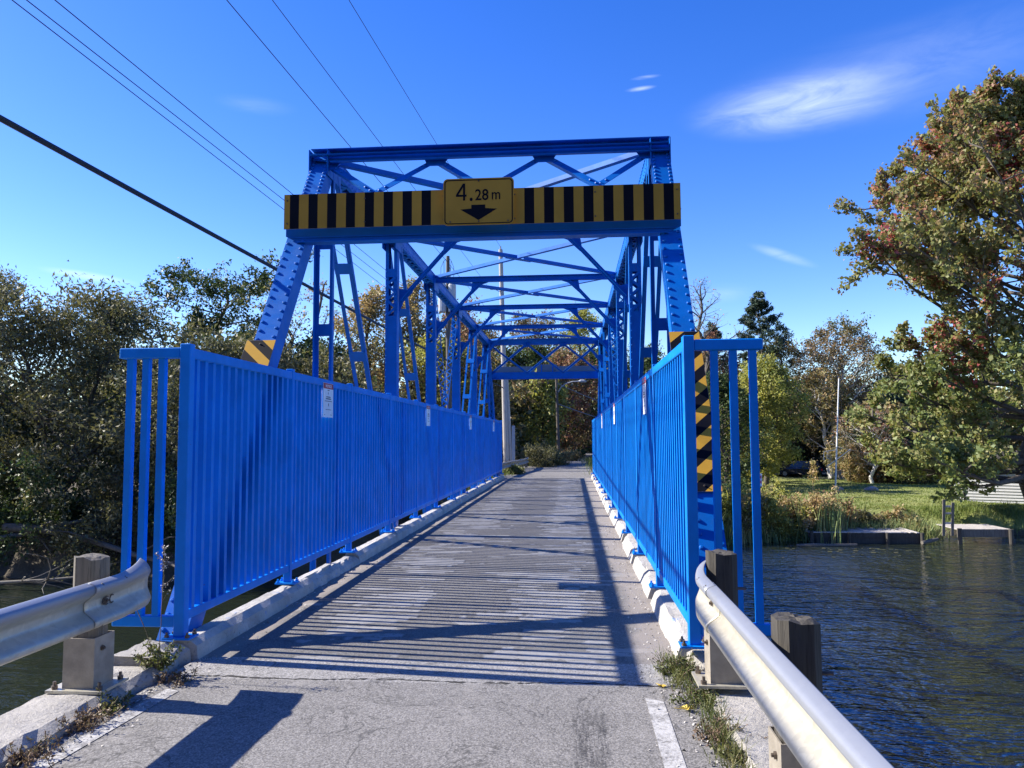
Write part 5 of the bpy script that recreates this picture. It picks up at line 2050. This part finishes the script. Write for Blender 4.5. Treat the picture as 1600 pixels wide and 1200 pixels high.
tree('bare_tree', 'grey twiggy tree nearly bare of leaves, right behind the left end post', -17.2, 45.5, 13.2, 3.2, 5200, 0.15, L_TAN, 251, sig=0.2, t0=0.12, limbs=26, prof=P_COL, elev=lambda t: 50 + 25 * t, subs=7, twigs=4, stems=3, lift=0.5)
tree('autumn_tree', 'yellowing tree seen through the first panel of the left truss', -14.6, 53.5, 13.8, 3.4, 19000, 0.2, L_TAN, 252, sig=0.24, t0=0.12, limbs=26, prof=P_COL, elev=lambda t: 40 + 30 * t, subs=7, twigs=3)
tree('autumn_tree', 'tan autumn tree seen between the second and third posts of the left truss', -11.6, 54, 14.0, 3.6, 19000, 0.2, L_TAN, 253, sig=0.24, t0=0.12, limbs=26, prof=P_COL, elev=lambda t: 45 + 28 * t, subs=7, twigs=3)
tree('autumn_tree', 'olive and tan tree low behind the left truss', -9.6, 52.5, 9.8, 3.4, 20000, 0.2, L_LIME, 254, sig=0.26, t0=0.08, limbs=26, prof=P_ROUND, elev=lambda t: 20 + 50 * t, subs=7, twigs=3)
tree('autumn_tree', 'rust brown tree behind the old transformer pole', -9.4, 60, 13.4, 3.6, 19000, 0.21, L_RUST, 255, sig=0.26, t0=0.1, limbs=26, prof=P_COL, elev=lambda t: 40 + 30 * t, subs=7, twigs=3)
tree('autumn_tree', 'dense tan tree left of the silver utility pole', -6.6, 52, 9.2, 3.0, 19000, 0.2, L_TAN, 256, sig=0.26, t0=0.08, limbs=26, prof=P_ROUND, elev=lambda t: 20 + 50 * t, subs=7, twigs=3)

# --- beyond the end of the road
for i, (x, y, H, R, mat, lv, lab) in enumerate((
        (-5.0, 74, 11.5, 4.4, L_DARK, 26000, 'deep green tree just right of the silver utility pole'),
        (-2.6, 68, 8.2, 2.6, L_LIME, 17000, 'yellow green tree left of the street lamp pole'),
        (-0.6, 78, 11.5, 3.8, L_RUST, 24000, 'brownish tree behind the street lamp pole'),
        (3.6, 92, 13.5, 5.0, L_DARK, 26000, 'dark tree where the road bends out of sight'),
        (8.2, 88, 13.0, 4.6, L_DARK, 24000, 'dark tree over the road seen past the right truss'),
        (-4.6, 95, 18.6, 5.0, L_WOODS, 26000, 'tall mixed green tree above the far portal, left'),
        (1.0, 98, 19.4, 5.2, L_LIME, 26000, 'tall yellowing tree above the far portal, right'),
        (-11.0, 90, 16.5, 5.0, L_WOODS, 24000, 'tall tree far behind the transformer pole'))):
    tree('woodland_tree', lab, x, y, H, R, lv, 0.26, mat, 270 + i, sig=0.34, z=-0.6, t0=0.06, limbs=30, prof=P_ROUND, elev=lambda t: 12 + 55 * t, subs=8, twigs=3)
for i, (x, y, h, r, mat, lab, lv) in enumerate(((-1.9, 47.5, 1.5, 1.3, L_WILLOW, 'olive roadside bush behind the dull guardrail', 6000), (-0.95, 50.5, 1.2, 1.0, L_TAN, 'tan roadside bush at the end of the dull guardrail', 4500),
                                                (-2.9, 50, 1.6, 1.2, L_TAN, 'taller tan bush beside the silver utility pole', 6000), (-0.1, 60.5, 1.1, 1.0, L_TAN, 'small bush at the foot of the street lamp pole', 4000), (0.3, 67, 1.0, 0.9, L_DARK, 'low dark bush left of the road bend', 3500),
                                                (-3.0, 38.2, 0.5, 0.7, L_WEED, 'low weeds at the left end of the bridge deck', 2500), (1.35, 37.2, 0.45, 0.4, L_DRY, 'dry tuft at the right far corner of the deck', 900))):
    shrub('roadside_shrub', lab, x, y, h, r, lv, 0.10, mat, 290 + i, 0.45, z=max(-0.5, float(ground_z(x, y)) - 0.05), group='bushes beside the far road', stems=12)

# --- right of the bridge
def conifer(name, label, x, y, H, R, lv, seed, droop=-14, mat=None, size=0.32):
    tree(name, label, x, y, H, R, lv, size, mat or L_PINE, seed, aspect=0.30, sig=0.13, t0=0.06, limbs=74, prof=P_CONE, elev=lambda t: droop + 40 * t, subs=8, sub_len=0.30, twigs=3, trunk_r=0.2, lift=0.25, wob=0.05, flat=0.35, sub_lift=-0.05, adir=0.5)


conifer('spruce_tree', 'tall pointed dark spruce standing highest right of the bridge', 21.1, 86, 20.6, 8.6, 50000, 301)
conifer('spruce_tree', 'small spruce tip beside the maple', 30.5, 90, 11.6, 2.6, 9000, 302)
conifer('pine_tree', 'dark pine behind the right end post', 16.2, 88, 17.4, 6.5, 26000, 303)
conifer('cedar_tree', 'blue green cedar left of the maple', 29.6, 74, 9.6, 4.6, 26000, 304, droop=0)
tree('bare_tree', 'bare twiggy tree rising behind the right end post', 13.6, 80, 21.0, 4.0, 700, 0.2, L_RUST, 311, sig=0.2, t0=0.3, limbs=26, prof=P_COL, elev=lambda t: 45 + 25 * t, subs=7, twigs=4, lift=0.4, bark=M_BARK)
tree('autumn_tree', 'rusty thinning tree between the right end post and the dark pine', 14.4, 82, 15.5, 3.6, 12000, 0.24, L_RUST, 312, sig=0.26, t0=0.1, limbs=28, prof=P_COL, elev=lambda t: 35 + 30 * t, subs=7, twigs=3)
tree('broadleaf_tree', 'large yellow green tree in front of the spruce', 17.0, 69, 11.4, 3.5, 40000, 0.2, L_LIME, 313, sig=0.26, t0=0.10, limbs=36, prof=P_ROUND, elev=lambda t: 10 + 56 * t, subs=8, twigs=3)
tree('broadleaf_tree', 'olive green tree hanging over the parked car', 21.6, 88, 11.6, 3.8, 30000, 0.22, L_WOODS, 323, sig=0.26, t0=0.34, limbs=34, prof=P_ROUND, elev=lambda t: 12 + 56 * t, subs=8, twigs=3)
tree('broadleaf_tree', 'narrow lime tree seen between the wing balusters of the right railing', 13.9, 66, 8.6, 2.2, 18000, 0.2, L_LIME, 314, sig=0.22, t0=0.06, limbs=24, prof=P_COL, elev=lambda t: 20 + 50 * t, subs=7, twigs=3)
tree('broadleaf_tree', 'dark tree low behind the right railing wing', 12.2, 62, 9.6, 3.6, 24000, 0.2, L_DARK, 315, sig=0.26, t0=0.05, limbs=30, prof=P_ROUND, elev=lambda t: 8 + 58 * t, subs=8, twigs=3)
tree('broadleaf_tree', 'feathery pale tree between the spruce and the airy tree', 22.8, 84, 15.4, 3.4, 9500, 0.22, L_WILLOW, 316, sig=0.3, t0=0.3, limbs=20, prof=P_COL, elev=lambda t: 30 + 30 * t, subs=7, twigs=3)
tree('birch_tree', 'airy green tree with a pale trunk in the middle of the right bank', 27.4, 80, 16.6, 5.2, 22000, 0.22, L_WOODS, 317, sig=0.26, t0=0.3, limbs=26, prof=P_ROUND, elev=lambda t: 30 + 30 * t, subs=8, twigs=3, bark=M_PALEBARK, flat=0.5)
tree('birch_tree', 'tan birch with pale stems in front of the airy tree', 26.2, 79.5, 12.4, 3.4, 15000, 0.22, L_TAN, 318, sig=0.26, t0=0.2, limbs=24, prof=P_ROUND, elev=lambda t: 30 + 35 * t, subs=7, twigs=3, bark=M_PALEBARK, stems=2)
tree('bare_tree', 'pinkish half bare tree beside the blue green cedar', 27.0, 71, 7.6, 3.4, 5200, 0.18, L_RUST, 319, sig=0.24, t0=0.15, limbs=24, prof=P_ROUND, elev=lambda t: 15 + 40 * t, subs=8, twigs=4, bark=M_PALEBARK)
tree('broadleaf_tree', 'dark tree over the parked car', 20.8, 92, 11.0, 4.8, 26000, 0.26, L_DARK, 320, sig=0.34, t0=0.12, limbs=30, prof=P_ROUND, elev=lambda t: 6 + 55 * t, subs=8, twigs=3)
tree('broadleaf_tree', 'dark spreading tree behind the slim mast', 27.5, 92, 11.0, 5.0, 26000, 0.26, L_DARK, 321, sig=0.34, t0=0.10, limbs=30, prof=P_ROUND, elev=lambda t: 6 + 55 * t, subs=8, twigs=3)
tree('broadleaf_tree', 'dark tree at the back, behind the maple', 35.5, 84, 12.0, 5.0, 26000, 0.26, L_DARK, 322, sig=0.34, t0=0.08, limbs=30, prof=P_ROUND, elev=lambda t: 6 + 55 * t, subs=8, twigs=3)
shrub('lime_shrub', 'bright lime bush in the shade left of the parked car', 17.3, 73, 3.8, 1.5, 7000, 0.16, L_LIME, 330, 0.5, stems=12)
for i, (x, y, h, r, mat, lab) in enumerate(((26.2, 73, 4.2, 1.9, L_TAN, 'tan hedge bush just right of the slim mast'), (28.2, 72.5, 4.6, 1.9, L_RUST, 'second hedge bush right of the slim mast'), (30.2, 71.5, 4.4, 2.0, L_WILLOW, 'olive hedge bush in the middle of the hedge'),
                                            (32.2, 70, 4.6, 2.1, L_TAN, 'tan hedge bush touching the maple'), (34.6, 69, 4.6, 2.2, L_WILLOW, 'olive hedge bush half hidden by the maple'))):
    shrub('hedge_shrub', lab, x, y, h, r, 8500, 0.17, mat, 340 + i, 0.5, group='hedge bushes behind the lawn', stems=14)
for i, (x, y, h, r, mat, lab) in enumerate(((7.2, 41.2, 1.8, 1.7, L_LIME, 'leafy shore shrub against the right railing wing'), (8.9, 41.5, 2.15, 1.6, L_TAN, 'tan shore shrub seen between the wing balusters'), (10.7, 42.0, 2.15, 1.7, L_LIME, 'yellowish shore shrub right of the railing wing'),
                                            (12.3, 42.4, 2.15, 1.6, L_TAN, 'thick tan shore shrub left of the cattails'), (13.8, 42.9, 2.15, 1.4, L_TAN, 'tan shore shrub behind the cattails'), (15.6, 43.6, 1.55, 1.3, L_WILLOW, 'low olive shrub behind the long dock'), (17.4, 43.4, 1.55, 1.2, L_TAN, 'low tan shrub at the right end of the long dock'),
                                            (11.2, 46.6, 1.5, 1.5, L_LIME, 'yellow shrub behind the shore shrubs'), (9.2, 46.8, 1.7, 1.6, L_DARK, 'dark shrub behind the small white and pink sign'))):
    shrub('shore_shrub', lab, x, y, h, r, 9500 if h > 1.5 else 4200, 0.14, mat, 350 + i, 0.55, group='shrubs along the right shore', stems=14)
g_ = np.random.default_rng(5)
w_ = thing('mullein_stalk', 'single leafy stalk standing above the shore shrubs', 'plant', (17.1, 56.0, float(ground_z(17.1, 56)) - .05))
st = branch(np.zeros(3), np.array([0.05, 0, 1]), 2.6, 6, g_, 0.03, 0)
v, q = tubes_np(np.array([(*st[i], *st[i + 1], .02, .018) for i in range(6)]), 5)
inst('stem', np_mesh('stem', v, q, M_BARK), w_)
pp = st[3] + (st[6] - st[3]) * g_.uniform(0, 1, (260, 1)) + g_.normal(size=(260, 3)) * 0.16
v, q = leaves_np(pp, 0.16, 0.6, g_)
inst('foliage', np_mesh('foliage', v, q, L_TAN), w_)


def blades(name, label, centres, n_each, h, w, mat, seed, spread=0.3, lean=0.25, kind='stuff', zf=None):
    g = np.random.default_rng(seed)
    cc = np.repeat(np.asarray(centres, float), n_each, axis=0)
    m = len(cc)
    p = cc[:, :2] + g.normal(size=(m, 2)) * spread
    z = zf(p[:, 0], p[:, 1]) if zf is not None else cc[:, 2]
    a = g.uniform(0, 2 * PI, m)
    hh = h * g.uniform(0.45, 1.15, m)
    ln = g.normal(size=(m, 2)) * lean * hh[:, None]
    s = np.stack([np.cos(a), np.sin(a)], 1) * w
    b0 = np.column_stack([p, z])
    m1 = np.column_stack([p + ln * 0.35, z + hh * 0.55])
    tp_ = np.column_stack([p + ln, z + hh])
    S = np.column_stack([s, np.zeros(m)])
    v = np.stack([b0 - S, b0 + S, m1 + S * .8, m1 - S * .8, tp_ + S * .12, tp_ - S * .12], 1).reshape(-1, 3)
    k = np.arange(m)[:, None] * 6
    q = np.concatenate([k + np.array([[0, 1, 2, 3]]), k + np.array([[3, 2, 4, 5]])])
    o = inst(name, np_mesh(name, v, q, mat))
    return tag(o, label, kind=kind)


gz_ = lambda x, y: np.maximum(ground_z(x, y), WATER_Z - 0.4) - 0.02
blades('cattails', None, [(12.6 + 0.35 * i % 1.4, 41.7 + 0.1 * (i % 5), 0) for i in range(8)] + [(13.0, 41.2, 0), (13.3, 41.1, 0), (13.2, 41.3, 0), (12.2, 41.5, 0), (12.9, 41.6, 0), (13.6, 42.0, 0), (14.3, 42.6, 0), (15.0, 43.2, 0)], 70, 2.3, 0.034, L_REED, 400, 0.35, 0.12, zf=gz_)
blades('reeds', None, [(x, np.interp(x, FAR_X, FAR_Y) + 0.5, 0) for x in np.arange(5, 12, 0.35)] + [(x, 42.7 + 0.5 * math.sin(x * 3), 0) for x in np.arange(13.5, 19.4, 0.22)], 80, 1.35, 0.022, L_REED, 401, 0.35, 0.25, zf=gz_)
blades('bank_grass', None, [(x, np.interp(x, FAR_X, FAR_Y) + 1.6 + (i % 3) * 0.5, 0) for i, x in enumerate(np.arange(20.5, 34, 0.25))], 60, 0.45, 0.014, L_GRASS, 402, 0.4, 0.3, zf=gz_)
gg = np.random.default_rng(3)
lawn_c = np.column_stack([gg.uniform(15, 34, 5200), 45.5 + 32 * gg.uniform(0, 1, 5200) ** 1.6, np.zeros(5200)])
blades('lawn', None, lawn_c, 8, 0.11, 0.022, L_GRASS, 403, 0.22, 0.5, zf=gz_)
blades('roadside_grass', None, [(-3.6 - 0.5 * (i % 4), 36.5 + 0.5 * i, 0) for i in range(40)] + [(1.6 + 0.4 * (i % 3), 36 + 0.6 * i, 0) for i in range(45)], 70, 0.4, 0.012, L_GRASS, 404, 0.4, 0.35, zf=gz_)

# --- fallen branches in the water by the left bank
def driftwood(label, p, q, r, seed, nb=6):
    g = np.random.default_rng(seed)
    m_ = MB()
    base = branch(np.array(p, float), np.array(q, float) - np.array(p, float), np.linalg.norm(np.array(q) - np.array(p)), 6, g, 0.06, 0.0)
    m_.tube([tuple(b_) for b_ in base], [r * (1 - .11 * i) for i in range(7)], 8)
    for k in range(nb):
        i = g.integers(1, 6)
        d = (base[i] - base[i - 1]) + g.normal(size=3) * 0.9
        d[2] = abs(d[2]) * 0.4 - 0.1
        tw = branch(base[i], d, g.uniform(1.0, 2.6), 4, g, 0.18, -0.1)
        m_.tube([tuple(b_) for b_ in tw], [r * .35, r * .28, r * .2, r * .14, r * .07], 5)
    return tag(m_.build('fallen_branch', M_POSTWOOD if seed % 2 else M_BARK, None, smooth=True), label, 'driftwood', 'dead branches in the water by the left bank')


driftwood('long pale dead trunk leaning out from the left bank', (-27.0, 27.0, -3.5), (-19.0, 29.2, -0.9), 0.20, 501, 5)
driftwood('tangle of thin grey twigs at the water edge on the left', (-23.6, 27.2, -3.5), (-17.2, 27.4, -2.9), 0.08, 503, 12)
driftwood('dark horizontal dead limb under the left willows', (-22.5, 28.6, -1.6), (-13.5, 28.6, -1.7), 0.17, 502, 7)
driftwood('curved pale branch dipping into the water at the left edge', (-25.0, 25.6, -3.2), (-20.5, 25.0, -3.75), 0.06, 505, 4)

# --- woods that close the view behind everything
def woods(name, spots, n, size, mat, seed):
    g = np.random.default_rng(seed)
    cs_ = []
    for (x, y, H, R, k) in spots:
        m = int(n * k)
        nb = 26
        bc = g.normal(size=(nb, 3))
        bc /= np.linalg.norm(bc, axis=1)[:, None]
        bc *= g.uniform(0.35, 1.0, (nb, 1))
        i = g.integers(0, nb, m)
        c = bc[i] + g.normal(size=(m, 3)) * 0.17
        z0 = float(ground_z(x, y))
        c = c * np.array([R, R, H / 2]) + np.array([x, y, z0 + H / 2])
        c[:, 2] = np.maximum(c[:, 2], z0 + 0.1)
        cs_.append(c)
    c = np.concatenate(cs_)
    v, q = leaves_np(c, size, 0.6, g, 0.4)
    return tag(inst(name, np_mesh(name, v, q, mat)), kind='stuff')


sp = []
gw = np.random.default_rng(77)
for x in np.arange(-60, 80, 5.0):
    sp.append((x, 108 + gw.uniform(-4, 8), gw.uniform(11, 15), 4.6, 1.0))
    sp.append((x + 2, 100 + gw.uniform(-3, 3), gw.uniform(6, 9), 4.4, 0.9))
for x in np.arange(-66, -13, 4.2):
    sp.append((x, 58 + gw.uniform(-3, 3), gw.uniform(8, 10.5), 4.2, 1.0))
for x in np.arange(-62, -30, 4.0):
    sp.append((x, 38 + gw.uniform(-2, 2), gw.uniform(9, 12), 4.0, 1.0))
for x in np.arange(-12, -3, 3.4):
    sp.append((x, 66 + gw.uniform(-2, 2), gw.uniform(7, 9), 3.6, 1.0))
for x in np.arange(10, 20, 3.2):
    sp.append((x, 96 + gw.uniform(-2, 2), gw.uniform(9, 12), 4.2, 1.0))
for x in np.arange(9, 40, 3.6):
    sp.append((x, 93 + gw.uniform(-3, 3), gw.uniform(10, 13.5), 3.8, 1.1))
for x in np.arange(33, 80, 4.2):
    sp.append((x, 78 + gw.uniform(-6, 6), gw.uniform(9, 13), 4.6, 1.0))
sr = [(x, 40 + gw.uniform(-1, 1.5), gw.uniform(5.5, 7.5), 3.4, 1.0) for x in np.arange(-36, -8, 3.2)]
woods('riverside_thicket', sr, 3200, 0.30, L_DARK, 601)
# unseen trees added behind the camera to cut sky fill on facing surfaces
sb = [(x, -16 - 0.004 * x * x + gw.uniform(-3, 3), gw.uniform(13, 18), 5.0, 1.0) for x in np.arange(-48, 49, 5.2) if abs(x + 1) > 4] + [(x, -30, 18, 5.5, 1.0) for x in np.arange(-20, 21, 6)]
woods('unseen_shading_woods', sb, 1300, 0.95, L_WOODS, 602)
woods('distant_woods', sp, 1500, 0.50, L_WOODS, 600)

# --- weeds at the near corners
def weed(label, x, y, z, n, H, R, mat, seed, stalk=None, name='weed', size=0.035):
    g = np.random.default_rng(seed)
    segs, pts = [], []
    for k in range(n):
        a = g.uniform(0, 6.28)
        d = np.array([math.cos(a) * 0.7, math.sin(a) * 0.7, g.uniform(0.5, 1.4)])
        s_ = branch(np.array([g.normal() * R * .3, g.normal() * R * .3, 0]), d, H * g.uniform(0.4, 1.0), 4, g, 0.12, -0.1)
        for j in range(4):
            segs.append((*s_[j], *s_[j + 1], .003, .002))
            for f in (0, .33, .66):
                pts.append(s_[j] + (s_[j + 1] - s_[j]) * f)
    v, q = tubes_np(np.array(segs), 4)
    pts = np.array(pts)
    i = g.integers(0, len(pts), len(pts) * 2)
    v2, q2 = leaves_np(pts[i] + g.normal(size=(len(i), 3)) * 0.014, size, 0.4, g)
    me = np_mesh(name, np.concatenate([v, v2]), np.concatenate([q, q2 + len(v)]), [L_DRY, mat], np.r_[np.zeros(len(q)), np.ones(len(q2))])
    return tag(inst(name, me, None, (x, y, z)), label, 'weed', 'weeds along the kerbs')


weed('leafy green weed at the broken corner of the left kerb', -3.16, 5.62, 0.10, 18, 0.28, 0.18, L_WEED, 701, size=0.036)
weed('dry weed spilling onto the road beside the left kerb corner', -2.98, 5.55, 0.0, 16, 0.11, 0.20, L_DRY, 702, size=0.022)
weed('reddish dry weed along the left ledge under the guardrail', -3.10, 4.65, 0.0, 30, 0.16, 0.25, L_DRY, 703, size=0.022)
weed('brown weed at the lower left edge of the road', -3.13, 4.15, 0.0, 34, 0.15, 0.28, L_DRY, 704, size=0.022)
weed('brown and green weed between the two brown ones on the left', -3.09, 4.95, 0.0, 24, 0.13, 0.16, L_WEED, 705, size=0.024)
weed('bushy green grass weed at the foot of the right kerb', 0.80, 5.95, 0.0, 44, 0.20, 0.20, L_WEED, 706, size=0.024)
weed('low green weed along the right ledge nearer us', 0.86, 5.35, 0.0, 36, 0.13, 0.22, L_WEED, 707, size=0.024)
weed('reddish weed along the right ledge at the lower edge', 0.88, 4.75, 0.0, 34, 0.12, 0.28, L_DRY, 708, size=0.022)
weed('small bright weed by the right ledge at the bottom of the view', 0.88, 4.45, 0.0, 22, 0.10, 0.12, L_WEED, 709, size=0.024)
blades('kerb_grass', None, [(0.80 - 0.05 * (i % 2), 5.62 + 0.05 * i, 0.0) for i in range(14)] + [(0.87, 4.2 + 0.07 * i, 0.0) for i in range(16)], 26, 0.11, 0.003, L_WEED, 710, 0.05, 0.55, zf=lambda x, y: x * 0)

# tall dry stalk with a feathery seed head in front of the left railing post
g_ = np.random.default_rng(9)
w_ = thing('seed_stalk', 'tall dry stalk with a feathery seed head before the left railing post', 'weed', (-3.13, 5.60, 0.10), 0, None)
st = branch(np.zeros(3), np.array([0.02, 0.0, 1]), 0.82, 8, g_, 0.035, 0)
segs = [(*st[i], *st[i + 1], .0032, .0028) for i in range(8)]
tips = []
for k in range(16):
    f = g_.uniform(4.6, 7.99)
    i = int(f)
    p = st[i] + (st[i + 1] - st[i]) * (f - i)
    tw = branch(p, np.array([g_.normal() * .7, g_.normal() * .7, 0.9]), g_.uniform(.05, .16), 3, g_, .15, .2)
    for j in range(3):
        segs.append((*tw[j], *tw[j + 1], .0016, .0012))
        tips.append(tw[j + 1])
v, q = tubes_np(np.array(segs), 4)
inst('stem', np_mesh('stem', v, q, L_DRY), w_)
tips = np.array(tips)
i = g_.integers(0, len(tips), 110)
v, q = leaves_np(tips[i] + g_.normal(size=(110, 3)) * .008, 0.016, 0.6, g_)
tag(inst('seed_head', np_mesh('seed_head', v, q, M_DRIVE), w_), kind='stuff')
w_ = thing('seed_stalk', 'thin bent dry stalk hanging beside the left guardrail end', 'weed', (-3.25, 5.75, 0.14), 0, None)
st = branch(np.zeros(3), np.array([-0.35, -0.1, 1]), 0.38, 6, g_, 0.06, 0)
v, q = tubes_np(np.array([(*st[i], *st[i + 1], .004, .003) for i in range(6)]), 4)
inst('stem', np_mesh('stem', v, q, L_DRY), w_)

# fallen leaves, grit
lf = MB()
pts = [(0.075 * (1 if i % 2 else 0.42) * math.cos(2 * PI * i / 10), 0.06 * (1 if i % 2 else 0.42) * math.sin(2 * PI * i / 10), 0.012 + 0.012 * (i % 3)) for i in range(10)]
lf.add(pts + [(0, 0, 0.008)], [(i, (i + 1) % 10, 10) for i in range(10)])
lf.tube([(-0.02, 0, .01), (-0.10, 0.02, .02)], 0.003, 4)
LEAFM = lf.mesh('fallen_leaf', L_FALLEN)
for (x, y, lab, s) in ((0.735, 5.20, 'yellow maple leaf lying on the asphalt near the right edge line', 0.85), (0.62, 5.66, 'small pale leaf on the joint by the right kerb grass', 0.55)):
    tag(inst('fallen_leaf', LEAFM, None, (x, y, 0.004), (0, 0, x * 9), (s, s, s)), lab, 'leaf')
gg = np.random.default_rng(15)
n = 1500
side = gg.random(n) < 0.5
x = np.where(side, X_L + np.abs(gg.normal(size=n)) * 0.11 + .02, 0.80 - np.abs(gg.normal(size=n)) * 0.15)
y = np.where(gg.random(n) < 0.45, gg.uniform(3.6, 6.2, n), gg.uniform(6, 16, n))
x = np.where((~side) & (y < 6.2), x + 0.06, x)
v, q = leaves_np(np.column_stack([x, y, np.full(n, 0.006)]), 0.016, 0.9, gg, 3.0)
tag(inst('grit', np_mesh('grit', v, q, M_DRIVE)), kind='stuff')
